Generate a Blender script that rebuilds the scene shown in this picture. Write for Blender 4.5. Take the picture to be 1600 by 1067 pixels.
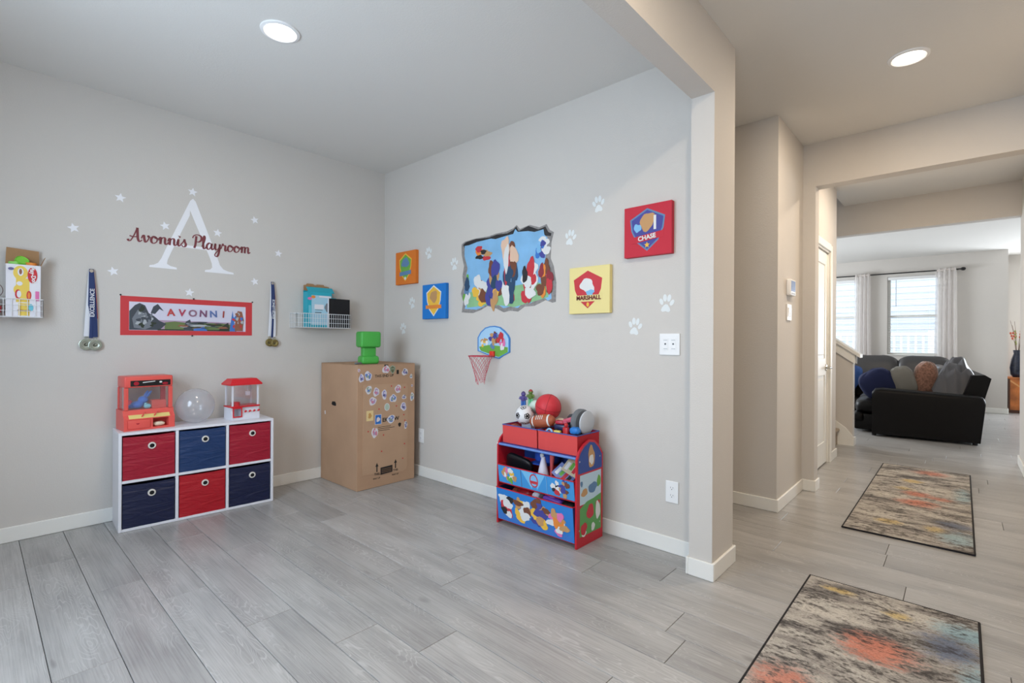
import bpy, bmesh, math, random
from mathutils import Vector, Matrix
for o in list(bpy.data.objects): bpy.data.objects.remove(o, do_unlink=True)
SC = bpy.context.scene
COL = SC.collection
PI = math.pi
rnd = random.Random(7)

# ---------------------------------------------------------------- camera
cam_d = bpy.data.cameras.new('camera'); cam = bpy.data.objects.new('camera', cam_d); COL.objects.link(cam)
cam_d.sensor_width = 36; cam_d.lens = 36 * 770.22 / 1600; cam_d.shift_y = -1.4033 / 1600
cam_d.clip_start = 0.05; cam_d.clip_end = 200
_a, _r = 0.739758, 0.0057423
_fw = Vector((-math.sin(_a), math.cos(_a), 0)); _rt = Vector((math.cos(_a), math.sin(_a), 0)); _up = Vector((0, 0, 1))
_R = _rt * math.cos(_r) + _up * math.sin(_r); _U = _up * math.cos(_r) - _rt * math.sin(_r)
cam.matrix_world = Matrix(((_R.x, _U.x, -_fw.x, 4.0378), (_R.y, _U.y, -_fw.y, -2.6276), (_R.z, _U.z, -_fw.z, 1.17387), (0, 0, 0, 1)))
SC.camera = cam
# ---------------------------------------------------------------- world, lights, exposure
W = bpy.data.worlds.new('sky'); SC.world = W; W.use_nodes = True
bg = W.node_tree.nodes['Background']; bg.inputs[0].default_value = (0.88, 0.94, 1.0, 1); bg.inputs[1].default_value = 3.0
SC.view_settings.view_transform = 'Standard'; SC.view_settings.look = 'None'
SC.view_settings.gamma = 1; SC.view_settings.use_curve_mapping = False
SC.view_settings.exposure = 0.06
def area(name, loc, rot, sx, sy, power, col):
    d = bpy.data.lights.new(name, 'AREA'); d.shape = 'RECTANGLE'; d.size = sx; d.size_y = sy; d.energy = power; d.color = col
    o = bpy.data.objects.new(name, d); COL.objects.link(o); o.location = loc; o.rotation_euler = rot
    return o
DAY = (0.62, 0.80, 1.0)
area('daylight_front_window', (2.00, -3.33, 1.45), (PI/2-0.22, 0, 0), 1.25, 1.4, 57, DAY)
area('daylight_front_door', (3.86, -3.33, 1.60), (PI/2, 0, 0), 0.5, 0.8, 11, DAY)
area('added_daylight_right', (6.2, 9.93, 1.15), (-PI/2, 0, 0), 1.9, 2.0, 180, (0.86, 0.93, 1.0))  # added unseen light for the living room; no patio door is modelled
area('added_daylight_left', (-0.62, 6.6, 1.5), (0, -PI/2, 0), 1.3, 1.8, 140, (0.86, 0.93, 1.0))  # added out-of-view light to brighten the living room ceiling; no window modelled

# ---------------------------------------------------------------- materials
MATS = {}
def lin(c):
    return tuple(((v/255)/12.92 if v/255 <= 0.04045 else (((v/255)+0.055)/1.055)**2.4) for v in c)
def M(name, rgb=None, rough=0.6, metal=0.0, spec=0.4, bump=0, bscale=200, var=0, vscale=8, emit=0, coat=0, sheen=0, trans=0):
    if name in MATS: return MATS[name]
    m = bpy.data.materials.new(name); m.use_nodes = True; MATS[name] = m
    nt = m.node_tree; p = nt.nodes['Principled BSDF']; c = lin(rgb) + (1,)
    p.inputs['Base Color'].default_value = c; p.inputs['Roughness'].default_value = rough
    p.inputs['Metallic'].default_value = metal; p.inputs['Specular IOR Level'].default_value = spec
    if coat: p.inputs['Coat Weight'].default_value = coat
    if sheen: p.inputs['Sheen Weight'].default_value = sheen
    if emit:
        p.inputs['Emission Color'].default_value = c; p.inputs['Emission Strength'].default_value = emit
    if var or bump:
        tc = nt.nodes.new('ShaderNodeTexCoord')
    if var:
        n = nt.nodes.new('ShaderNodeTexNoise'); n.inputs['Scale'].default_value = vscale; n.inputs['Detail'].default_value = 4
        nt.links.new(tc.outputs['Object'], n.inputs['Vector'])
        h = nt.nodes.new('ShaderNodeHueSaturation'); h.inputs['Color'].default_value = c
        mr = nt.nodes.new('ShaderNodeMapRange'); mr.inputs[1].default_value = 0.3; mr.inputs[2].default_value = 0.7
        mr.inputs[3].default_value = 1 - var; mr.inputs[4].default_value = 1 + var
        nt.links.new(n.outputs['Fac'], mr.inputs[0]); nt.links.new(mr.outputs[0], h.inputs['Value'])
        nt.links.new(h.outputs['Color'], p.inputs['Base Color'])
    if bump:
        n2 = nt.nodes.new('ShaderNodeTexNoise'); n2.inputs['Scale'].default_value = bscale; n2.inputs['Detail'].default_value = 2
        nt.links.new(tc.outputs['Object'], n2.inputs['Vector'])
        b = nt.nodes.new('ShaderNodeBump'); b.inputs['Strength'].default_value = bump; b.inputs['Distance'].default_value = 0.004
        nt.links.new(n2.outputs['Fac'], b.inputs['Height']); nt.links.new(b.outputs['Normal'], p.inputs['Normal'])
    return m
def Mclear(name, rgb, alpha, rough=0.03, gloss=0.12):
    """thin clear sheet: mostly see-through, with a little tint and gloss"""
    if name in MATS: return MATS[name]
    m = bpy.data.materials.new(name); m.use_nodes = True; MATS[name] = m; nt = m.node_tree
    for n in list(nt.nodes):
        if n.type != 'OUTPUT_MATERIAL': nt.nodes.remove(n)
    out = [n for n in nt.nodes][0]
    t = nt.nodes.new('ShaderNodeBsdfTransparent'); g = nt.nodes.new('ShaderNodeBsdfGlossy'); g.inputs['Roughness'].default_value = rough
    d = nt.nodes.new('ShaderNodeBsdfTranslucent'); d.inputs['Color'].default_value = lin(rgb) + (1,)
    d2 = nt.nodes.new('ShaderNodeBsdfDiffuse'); d2.inputs['Color'].default_value = lin(rgb) + (1,)
    a0 = nt.nodes.new('ShaderNodeMixShader'); a0.inputs[0].default_value = 0.5
    nt.links.new(d.outputs[0], a0.inputs[1]); nt.links.new(d2.outputs[0], a0.inputs[2])
    a1 = nt.nodes.new('ShaderNodeMixShader'); a1.inputs[0].default_value = alpha
    nt.links.new(t.outputs[0], a1.inputs[1]); nt.links.new(a0.outputs[0], a1.inputs[2])
    f = nt.nodes.new('ShaderNodeLayerWeight'); f.inputs[0].default_value = 0.12
    mu = nt.nodes.new('ShaderNodeMath'); mu.operation = 'MULTIPLY_ADD'; mu.inputs[1].default_value = 0.5; mu.inputs[2].default_value = gloss
    mu.use_clamp = True; nt.links.new(f.outputs['Facing'], mu.inputs[0])
    a2 = nt.nodes.new('ShaderNodeMixShader'); nt.links.new(mu.outputs[0], a2.inputs[0])
    nt.links.new(a1.outputs[0], a2.inputs[1]); nt.links.new(g.outputs[0], a2.inputs[2])
    nt.links.new(a2.outputs[0], out.inputs[0])
    return m

def nodes_new(name):
    m = bpy.data.materials.new(name); m.use_nodes = True; MATS[name] = m
    return m, m.node_tree, m.node_tree.nodes['Principled BSDF']
def ramp(nt, fac, stops):
    r = nt.nodes.new('ShaderNodeValToRGB'); e = r.color_ramp.elements
    while len(e) < len(stops): e.new(0.5)
    for k, (pos, c) in enumerate(stops):
        e[k].position = pos; e[k].color = lin(c) + (1,)
    nt.links.new(fac, r.inputs[0]); return r.outputs[0]
def mixc(nt, fac, a, b, mode='MIX'):
    n = nt.nodes.new('ShaderNodeMix'); n.data_type = 'RGBA'; n.blend_type = mode
    if isinstance(fac, float): n.inputs[0].default_value = fac
    else: nt.links.new(fac, n.inputs[0])
    for sock, v in ((n.inputs[6], a), (n.inputs[7], b)):
        if isinstance(v, tuple): sock.default_value = lin(v) + (1,)
        else: nt.links.new(v, sock)
    return n.outputs[2]
def noise(nt, vec, scale, detail=4, rough=0.5, dist=0.0):
    n = nt.nodes.new('ShaderNodeTexNoise'); n.inputs['Scale'].default_value = scale; n.inputs['Detail'].default_value = detail
    n.inputs['Roughness'].default_value = rough; n.inputs['Distortion'].default_value = dist
    nt.links.new(vec, n.inputs['Vector']); return n.outputs['Fac']
def vscale(nt, vec, s, off=None):
    n = nt.nodes.new('ShaderNodeVectorMath'); n.operation = 'MULTIPLY'; n.inputs[1].default_value = s; nt.links.new(vec, n.inputs[0])
    if off is None: return n.outputs[0]
    a = nt.nodes.new('ShaderNodeVectorMath'); a.operation = 'ADD'; nt.links.new(n.outputs[0], a.inputs[0]); nt.links.new(off, a.inputs[1])
    return a.outputs[0]
def mrange(nt, v, a, b, c=0.0, d=1.0):
    n = nt.nodes.new('ShaderNodeMapRange'); nt.links.new(v, n.inputs[0])
    for i, x in enumerate((a, b, c, d)): n.inputs[i+1].default_value = x
    return n.outputs[0]

def make_bin_fabric(name, rgb):
    m, nt, p = nodes_new(name); p.inputs['Base Color'].default_value = lin(rgb) + (1,)
    p.inputs['Roughness'].default_value = 0.36; p.inputs['Specular IOR Level'].default_value = 0.5
    tc = nt.nodes.new('ShaderNodeTexCoord')
    n = noise(nt, vscale(nt, tc.outputs['Object'], (3.2, 3.0, 13)), 1.6, 3, 0.5, 1.2)
    b = nt.nodes.new('ShaderNodeBump'); b.inputs['Strength'].default_value = 0.55; b.inputs['Distance'].default_value = 0.02
    nt.links.new(n, b.inputs['Height']); nt.links.new(b.outputs['Normal'], p.inputs['Normal'])
    return m
def make_plank_material():
    m, nt, p = nodes_new('grey_oak_plank')
    tc = nt.nodes.new('ShaderNodeTexCoord'); oi = nt.nodes.new('ShaderNodeObjectInfo')
    cb = nt.nodes.new('ShaderNodeCombineXYZ')
    mu = nt.nodes.new('ShaderNodeMath'); mu.operation = 'MULTIPLY'; mu.inputs[1].default_value = 37.0
    nt.links.new(oi.outputs['Random'], mu.inputs[0])
    for k in range(3): nt.links.new(mu.outputs[0], cb.inputs[k])
    P = tc.outputs['Object']
    base = noise(nt, vscale(nt, P, (1.3, 5, 1), cb.outputs[0]), 2.2, 3, 0.5)
    grain = noise(nt, vscale(nt, P, (1.1, 62, 1), cb.outputs[0]), 3.0, 5, 0.6, 0.15)
    # cathedral figure: contour lines of a slow, stretched noise
    slow = noise(nt, vscale(nt, P, (1.5, 7.5, 1), cb.outputs[0]), 1.5, 2.0, 0.45, 0.25)
    fm = nt.nodes.new('ShaderNodeMath'); fm.operation = 'MULTIPLY'; fm.inputs[1].default_value = 26.0; nt.links.new(slow, fm.inputs[0])
    pp = nt.nodes.new('ShaderNodeMath'); pp.operation = 'PINGPONG'; pp.inputs[1].default_value = 0.5; nt.links.new(fm.outputs[0], pp.inputs[0])
    patch = noise(nt, vscale(nt, P, (1.2, 6, 1), cb.outputs[0]), 1.9, 1, 0.4)
    pm = nt.nodes.new('ShaderNodeMath'); pm.operation = 'MULTIPLY'
    nt.links.new(mrange(nt, pp.outputs[0], 0.34, 0.5, 0, 0.55), pm.inputs[0]); nt.links.new(mrange(nt, patch, 0.46, 0.62, 0.08, 1.0), pm.inputs[1])
    knot = noise(nt, vscale(nt, P, (2.2, 7, 1), cb.outputs[0]), 2.6, 1, 0.4)
    c = ramp(nt, base, [(0.25, (146, 144, 143)), (0.5, (164, 162, 160)), (0.75, (178, 176, 174))])
    c = mixc(nt, mrange(nt, grain, 0.46, 0.74, 0, 0.42), c, (196, 194, 192))
    c = mixc(nt, mrange(nt, grain, 0.48, 0.26, 0, 0.40), c, (118, 114, 112))
    c = mixc(nt, pm.outputs[0], c, (200, 199, 197))
    c = mixc(nt, mrange(nt, knot, 0.76, 0.86, 0, 0.5), c, (92, 88, 86))
    h = nt.nodes.new('ShaderNodeHueSaturation'); nt.links.new(c, h.inputs['Color'])
    nt.links.new(mrange(nt, oi.outputs['Random'], 0, 1, 0.86, 1.06), h.inputs['Value'])
    nt.links.new(h.outputs['Color'], p.inputs['Base Color'])
    p.inputs['Roughness'].default_value = 0.30; p.inputs['Specular IOR Level'].default_value = 0.55
    b = nt.nodes.new('ShaderNodeBump'); b.inputs['Strength'].default_value = 0.08; b.inputs['Distance'].default_value = 0.002
    nt.links.new(grain, b.inputs['Height']); nt.links.new(b.outputs['Normal'], p.inputs['Normal'])
    return m

def make_rug_material(name, patches):
    """distressed woven rug; patches = (x, y, rx, ry, colour, strength) in rug-local metres"""
    m, nt, p = nodes_new(name)
    tc = nt.nodes.new('ShaderNodeTexCoord'); P = tc.outputs['Object']
    streak = noise(nt, vscale(nt, P, (2.2, 6.5, 1)), 1.3, 5, 0.6, 0.3)
    fine = noise(nt, vscale(nt, P, (110, 150, 1)), 1.0, 2, 0.6)
    mid = noise(nt, vscale(nt, P, (26, 52, 1)), 1.0, 5, 0.75, 0.4)
    bold = noise(nt, vscale(nt, P, (4.0, 11, 1)), 1.0, 6, 0.7, 0.6)
    c = ramp(nt, streak, [(0.30, (104, 100, 98)), (0.42, (146, 141, 136)), (0.52, (182, 176, 168)), (0.64, (202, 197, 188)), (0.76, (170, 166, 160))])
    for i, (x, y, rx, ry, col, st) in enumerate(patches):
        mp = nt.nodes.new('ShaderNodeMapping'); mp.inputs['Location'].default_value = (-x/rx, -y/ry, 0)
        mp.inputs['Scale'].default_value = (1/rx, 1/ry, 0); nt.links.new(P, mp.inputs['Vector'])
        ln = nt.nodes.new('ShaderNodeVectorMath'); ln.operation = 'LENGTH'; nt.links.new(mp.outputs[0], ln.inputs[0])
        ad = nt.nodes.new('ShaderNodeMath'); ad.operation = 'MULTIPLY_ADD'; ad.inputs[1].default_value = 2.4
        nt.links.new(mid, ad.inputs[0])
        ad2 = nt.nodes.new('ShaderNodeMath'); ad2.operation = 'MULTIPLY_ADD'; ad2.inputs[1].default_value = 1.6
        nt.links.new(bold, ad2.inputs[0]); nt.links.new(ln.outputs['Value'], ad2.inputs[2]); nt.links.new(ad2.outputs[0], ad.inputs[2])
        c = mixc(nt, mrange(nt, ad.outputs[0], 3.15, 2.4, 0, st), c, col)
    # dark flecks, denser where the bold noise runs high
    sm = nt.nodes.new('ShaderNodeMath'); sm.operation = 'MULTIPLY_ADD'; sm.inputs[1].default_value = 0.9
    nt.links.new(bold, sm.inputs[0]); nt.links.new(mid, sm.inputs[2])
    c = mixc(nt, mrange(nt, sm.outputs[0], 0.93, 1.09, 0, 0.85), c, (62, 58, 58))
    c = mixc(nt, mrange(nt, fine, 0.40, 0.66, 0.0, 0.5), c, mixc(nt, 0.6, c, (96, 90, 88), 'MULTIPLY'))
    nt.links.new(c, p.inputs['Base Color']); p.inputs['Roughness'].default_value = 0.95; p.inputs['Specular IOR Level'].default_value = 0.1
    b = nt.nodes.new('ShaderNodeBump'); b.inputs['Strength'].default_value = 0.5; b.inputs['Distance'].default_value = 0.004
    nt.links.new(fine, b.inputs['Height']); nt.links.new(b.outputs['Normal'], p.inputs['Normal'])
    return m

WALL = M('greige_wall_paint', (208, 203, 197), 0.75, spec=0.25, bump=0.22, bscale=130)
CEIL = M('ceiling_paint', (222, 220, 216), 0.85, spec=0.2, bump=0.18, bscale=110)
TRIM = M('white_trim_paint', (236, 235, 230), 0.42, spec=0.4)
WHITE = M('white_plastic', (238, 238, 238), 0.4)
PLANK = make_plank_material()
JOINT = M('floor_joint', (70, 66, 62), 0.8)
BLACK = M('black_plastic', (20, 20, 22), 0.45)
DARK = M('dark_opening', (12, 12, 13), 0.8)
GLASS = Mclear('window_glass', (240, 245, 250), 0.02, 0.02, 0.06)
CHROME = M('satin_nickel', (190, 188, 182), 0.28, metal=1.0)

# ---------------------------------------------------------------- mesh helpers
def out(bm, name, mat, parent=None, smooth=False, angle=40):
    me = bpy.data.meshes.new(name)
    bmesh.ops.recalc_face_normals(bm, faces=bm.faces)
    bm.to_mesh(me); bm.free()
    for m in (mat if isinstance(mat, (list, tuple)) else [mat]): me.materials.append(m)
    if smooth:
        for p in me.polygons: p.use_smooth = True
        me.set_sharp_from_angle(angle=math.radians(angle))
    o = bpy.data.objects.new(name, me); COL.objects.link(o)
    if parent: o.parent = parent
    return o
def NB(): return bmesh.new()
def tag(o, label, cat, group=None, kind=None):
    o['label'] = label; o['category'] = cat
    if group: o['group'] = group
    if kind: o['kind'] = kind
    return o
def thing(name, label, cat, loc=(0, 0, 0), rotz=0.0, group=None):
    o = bpy.data.objects.new(name, None); COL.objects.link(o); o.location = loc; o.rotation_euler = (0, 0, rotz)
    o.empty_display_size = 0.05
    return tag(o, label, cat, group)
def struct(o, label=None, cat=None):
    o['kind'] = 'structure'
    if label: o['label'] = label
    if cat: o['category'] = cat
    return o
def part(name, mat, parent, fn, smooth=False, mi=0, angle=40, label=None):
    bm = NB(); fn(bm); o = out(bm, name, mat, parent, smooth, angle)
    if label: o['label'] = label
    return o
def box(bm, x0, x1, y0, y1, z0, z1, bev=0.0, seg=2, mtx=None, mi=0):
    vs = [bm.verts.new((x, y, z)) for x in (x0, x1) for y in (y0, y1) for z in (z0, z1)]
    idx = [(0, 1, 3, 2), (4, 6, 7, 5), (0, 4, 5, 1), (2, 3, 7, 6), (0, 2, 6, 4), (1, 5, 7, 3)]
    fs = [bm.faces.new([vs[i] for i in f]) for f in idx]
    for f in fs: f.material_index = mi
    if mtx is not None: bmesh.ops.transform(bm, matrix=mtx, verts=vs)
    if bev:
        es = list({e for f in fs for e in f.edges})
        r = bmesh.ops.bevel(bm, geom=es, offset=bev, segments=seg, profile=0.5, affect='EDGES')
        for f in r['faces']: f.material_index = mi
def mark(bm): return set(bm.verts)
def xform(bm, before, mtx):
    vs = [v for v in bm.verts if v not in before]; bmesh.ops.transform(bm, matrix=mtx, verts=vs)
def lathe(bm, prof, c=(0, 0, 0), axis='z', seg=24, mi=0, cap=True):
    def P(r, h, a):
        x, y = r*math.cos(a), r*math.sin(a)
        return {'z': (c[0]+x, c[1]+y, c[2]+h), 'y': (c[0]+x, c[1]+h, c[2]+y), 'x': (c[0]+h, c[1]+x, c[2]+y)}[axis]
    rings = []
    for r, h in prof:
        rings.append([bm.verts.new(P(r, h, 2*PI*k/seg)) for k in range(seg)])
    for a, b in zip(rings, rings[1:]):
        for k in range(seg):
            f = bm.faces.new((a[k], a[(k+1) % seg], b[(k+1) % seg], b[k])); f.material_index = mi
    if cap:
        for rg in (rings[0], rings[-1]):
            f = bm.faces.new(rg); f.material_index = mi
def cyl(bm, c, r, h, axis='z', seg=20, mi=0): lathe(bm, [(r, 0), (r, h)], c, axis, seg, mi)
def ell(bm, c, rx, ry=None, rz=None, seg=20, rings=12, mi=0, mtx=None):
    ry = ry or rx; rz = rz or rx; b = mark(bm)
    r = bmesh.ops.create_uvsphere(bm, u_segments=seg, v_segments=rings, radius=1)
    for v in r['verts']: v.co = Vector((v.co.x*rx, v.co.y*ry, v.co.z*rz))
    for f in {f for v in r['verts'] for f in v.link_faces}: f.material_index = mi
    m = Matrix.Translation(c)
    if mtx is not None: m = m @ mtx
    bmesh.ops.transform(bm, matrix=m, verts=r['verts'])
def sq(v, e): return math.copysign(abs(v)**e, v)
def pillow(bm, c, sx, sy, sz, e=0.35, ez=0.9, seg=24, rings=14, mtx=None, wob=0.0, seed=0, mi=0):
    """superellipsoid cushion: half sizes sx, sy, sz; small e = square outline"""
    rr = random.Random(seed); ph = [rr.uniform(0, 6.28) for _ in range(6)]
    rows = []
    for j in range(rings+1):
        t = -PI/2 + PI*j/rings; row = []
        for k in range(seg):
            a = 2*PI*k/seg
            x = sx*sq(math.cos(t), ez)*sq(math.cos(a), e); y = sy*sq(math.cos(t), ez)*sq(math.sin(a), e); z = sz*sq(math.sin(t), ez)
            if wob:
                w = 1 + wob*(math.sin(3*a+ph[0]+2*t)+0.7*math.sin(7*a+ph[1]-3*t)+0.5*math.sin(11*a+ph[2]+5*t)*math.cos(t))
                x *= w; y *= w; z *= w
            v = Vector((x, y, z))
            if mtx is not None: v = mtx @ v
            row.append(bm.verts.new(v + Vector(c)))
            if j in (0, rings): break
        rows.append(row)
    for a, b in zip(rows, rows[1:]):
        n = max(len(a), len(b))
        for k in range(n):
            q = [a[k % len(a)], a[(k+1) % len(a)], b[(k+1) % len(b)], b[k % len(b)]]
            u = []
            for v in q:
                if v not in u: u.append(v)
            if len(u) > 2: bm.faces.new(u).material_index = mi
def tube(bm, pts, r, seg=8, closed=False, mi=0):
    pts = [Vector(p) for p in pts]; n = len(pts); rings = []; up = None
    for i, p in enumerate(pts):
        if closed: t = pts[(i+1) % n] - pts[i-1]
        else: t = pts[min(i+1, n-1)] - pts[max(i-1, 0)]
        t.normalize()
        if up is None:
            up = Vector((0, 0, 1)) if abs(t.z) < 0.9 else Vector((1, 0, 0))
        s = t.cross(up).normalized(); up = s.cross(t).normalized()
        rad = r[i] if isinstance(r, (list, tuple)) else r
        rings.append([bm.verts.new(p + (s*math.cos(2*PI*k/seg) + up*math.sin(2*PI*k/seg))*rad) for k in range(seg)])
    prs = list(zip(rings, rings[1:])) + ([(rings[-1], rings[0])] if closed else [])
    for a, b in prs:
        for k in range(seg):
            bm.faces.new((a[k], a[(k+1) % seg], b[(k+1) % seg], b[k])).material_index = mi
    if not closed:
        bm.faces.new(rings[0]).material_index = mi; bm.faces.new(rings[-1]).material_index = mi
def poly(bm, pts, y0, y1, mi=0):
    """polygon in the x,z plane, from y0 (front, towards -y) to y1"""
    f0 = [bm.verts.new((x, y0, z)) for x, z in pts]; f1 = [bm.verts.new((x, y1, z)) for x, z in pts]
    fs = [bm.faces.new(f0), bm.faces.new(f1)]
    n = len(pts)
    for k in range(n): fs.append(bm.faces.new((f0[k], f0[(k+1) % n], f1[(k+1) % n], f1[k])))
    for f in fs: f.material_index = mi
def polyx(bm, pts, x0, x1, mi=0):
    """polygon in the y,z plane, extruded along x"""
    f0 = [bm.verts.new((x0, y, z)) for y, z in pts]; f1 = [bm.verts.new((x1, y, z)) for y, z in pts]
    fs = [bm.faces.new(f0), bm.faces.new(f1)]
    n = len(pts)
    for k in range(n): fs.append(bm.faces.new((f0[k], f0[(k+1) % n], f1[(k+1) % n], f1[k])))
    for f in fs: f.material_index = mi
def rect(x0, x1, z0, z1): return [(x0, z0), (x1, z0), (x1, z1), (x0, z1)]
def oval(cx, cz, rx, rz, n=20, rot=0.0):
    return [(cx + rx*math.cos(2*PI*k/n)*math.cos(rot) - rz*math.sin(2*PI*k/n)*math.sin(rot),
             cz + rx*math.cos(2*PI*k/n)*math.sin(rot) + rz*math.sin(2*PI*k/n)*math.cos(rot)) for k in range(n)]
def blob(cx, cz, rx, rz, seed, n=22, amp=0.18):
    r = random.Random(seed); ph = [r.uniform(0, 6.28) for _ in range(3)]; o = []
    for k in range(n):
        a = 2*PI*k/n; w = 1 + amp*(0.6*math.sin(2*a+ph[0]) + 0.6*math.sin(3*a+ph[1]) + 0.4*math.sin(5*a+ph[2]))
        o.append((cx+rx*w*math.cos(a), cz+rz*w*math.sin(a)))
    return o
def flat(name, parent, layers, y=0.0, th=0.0004):
    """printed picture: layers of flat polygons in front of y; layers = (polygon, material)"""
    bm = NB(); mats = []
    for k, (pts, m) in enumerate(layers):
        if m not in mats: mats.append(m)
        poly(bm, pts, y - th*(k+1), y - th*k if k else y, mats.index(m))
    return out(bm, name, mats, parent)
def text(name, s, size, mat, parent, x, z, y, th=0.0006, rot=0.0, bold=0.0, sx=1.0, shear=0.0, align='CENTER', rotm=None):
    cu = bpy.data.curves.new('lettering', 'FONT'); cu.body = s; cu.size = size; cu.align_x = align; cu.align_y = 'CENTER'
    cu.offset = bold; cu.shear = shear; cu.resolution_u = 3
    t = bpy.data.objects.new('lettering', cu); COL.objects.link(t)
    dg = bpy.context.evaluated_depsgraph_get(); me = bpy.data.meshes.new_from_object(t.evaluated_get(dg))
    bpy.data.objects.remove(t, do_unlink=True)
    me.name = name
    R = Matrix.Rotation(rot, 4, 'Z'); S = Matrix.Diagonal((sx, 1, 1, 1))
    T = (rotm if rotm is not None else Matrix.Translation((x, y - th, z)) @ Matrix.Rotation(PI/2, 4, 'X')) @ R @ S
    me.transform(T); me.materials.clear(); me.materials.append(mat)
    o = bpy.data.objects.new(name, me); COL.objects.link(o); o.parent = parent
    return o
def catmull(pts, n=6):
    P = [pts[0]] + list(pts) + [pts[-1]]; o = []
    for i in range(1, len(P)-2):
        for k in range(n):
            t = k/n; a, b, c, d = P[i-1], P[i], P[i+1], P[i+2]
            o.append(tuple(0.5*((2*b[j]) + (-a[j]+c[j])*t + (2*a[j]-5*b[j]+4*c[j]-d[j])*t*t + (-a[j]+3*b[j]-3*c[j]+d[j])*t**3) for j in range(len(b))))
    o.append(tuple(pts[-1])); return o
def wall(name, axis, p0, p1, a0, a1, z0, z1, mat, holes=()):
    """upright slab; axis 'x' = slab runs along y at x p0..p1; axis 'y' = runs along x at y p0..p1"""
    As = sorted({a0, a1} | {h[i] for h in holes for i in (0, 1)}); Zs = sorted({z0, z1} | {h[i] for h in holes for i in (2, 3)})
    bm = NB()
    for i in range(len(As)-1):
        for j in range(len(Zs)-1):
            ca, cz = (As[i]+As[i+1])/2, (Zs[j]+Zs[j+1])/2
            if any(h[0] < ca < h[1] and h[2] < cz < h[3] for h in holes): continue
            if axis == 'x': box(bm, p0, p1, As[i], As[i+1], Zs[j], Zs[j+1])
            else: box(bm, As[i], As[i+1], p0, p1, Zs[j], Zs[j+1])
    o = out(bm, name, mat); return struct(o, 'painted wall of the house', 'wall')
# ================================================================ STRUCTURE
H = 2.74
PX0, PX1 = 3.022, 3.137
wall('wall_left', 'x', -0.12, 0, -3.4, 0.117, 0, H, WALL)
wall('wall_back', 'y', 0, 0.117, 0, PX0, 0, H, WALL)
wall('wall_pillar', 'x', PX0, PX1, -0.177, 0.117, 0, H, WALL)
wall('wall_header', 'x', PX0, PX1, -3.25, -0.177, 2.401, H, WALL)
wall('wall_front', 'y', -3.4, -3.25, 0, 4.576, 0, H, WALL, [(1.35, 2.65, 0.75, 2.15), (3.44, 4.30, 0.0, 2.06)])
wall('wall_nook', 'y', 1.12, 1.96, 1.2, 3.097, 0, H, WALL)
wall('wall_nook_end', 'x', 1.08, 1.2, 0.117, 1.96, 0, H, WALL)
wall('wall_pier', 'y', 1.838, 1.96, 3.097, 3.184, 0, 2.4, WALL)
wall('wall_hall_header', 'y', 1.838, 1.96, 3.097, 4.456, 2.4, H, WALL)
DY0, DY1 = 2.31, 3.025
wall('wall_closet', 'x', 2.96, 3.08, 1.96, 3.37, 0, H, WALL, [(DY0, DY1, 0, 2.06)])
wall('wall_closet_back', 'x', 2.3, 2.4, 1.96, 3.25, 0, H, WALL)
wall('wall_stair', 'y', 3.25, 3.37, 1.08, 2.96, 0, 4.2, WALL)
wall('wall_stair_end', 'x', 1.08, 1.2, 3.37, 4.246, 0, 4.2, WALL)
wall('wall_living_header', 'y', 4.126, 4.246, 1.2, 4.456, 2.4, H, WALL)
wall('wall_stair_upper', 'y', 4.126, 4.246, 1.2, 3.15, H, 4.2, WALL)
wall('wall_stair_side', 'x', 3.03, 3.15, 3.37, 4.126, H + 0.12, 4.2, WALL)
wall('wall_right', 'x', 4.456, 4.576, -3.25, 4.246, 0, H, WALL)
YF = 8.95
wall('wall_living_near', 'y', 4.126, 4.246, 4.576, 7.6, 0, H, WALL)
wall('wall_living_left_near', 'y', 4.126, 4.246, -0.7, 1.08, 0, H, WALL)
WIN = [(1.80, 2.56, 0.94, 2.40), (3.0, 3.76, 0.94, 2.40)]
wall('wall_living_back', 'y', YF, YF+0.14, -0.7, 4.48, 0, H, WALL, WIN)
wall('wall_living_return', 'x', 4.48, 4.6, YF, 9.8, 0, H, WALL)
wall('wall_dining_back', 'y', 9.8, 9.94, 4.48, 7.6, 0, H, WALL, [(5.2, 7.2, 0.1, 2.2)])
wall('wall_living_right', 'x', 7.5, 7.6, 4.246, 9.8, 0, H, WALL)
wall('wall_living_left', 'x', -0.7, -0.58, 4.246, YF, 0, H, WALL, [(5.65, 7.55, 0.8, 2.2)])
def ceil_fn(bm):
    for b in [(-0.12, 4.576, -3.4, 3.25), (3.03, 4.576, 3.25, 4.126), (-0.7, 1.2, 3.25, 4.246), (3.15, 7.6, 4.126, 4.246), (-0.7, 7.6, 4.246, 9.94)]:
        box(bm, *b, H, H+0.12)
struct(part('ceiling', CEIL, None, ceil_fn), 'flat painted ceiling', 'ceiling')
struct(part('ceiling_stairwell', CEIL, None, lambda bm: box(bm, 1.08, 3.15, 3.25, 4.246, 4.2, 4.3)), 'ceiling above the stairwell', 'ceiling')

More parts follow.
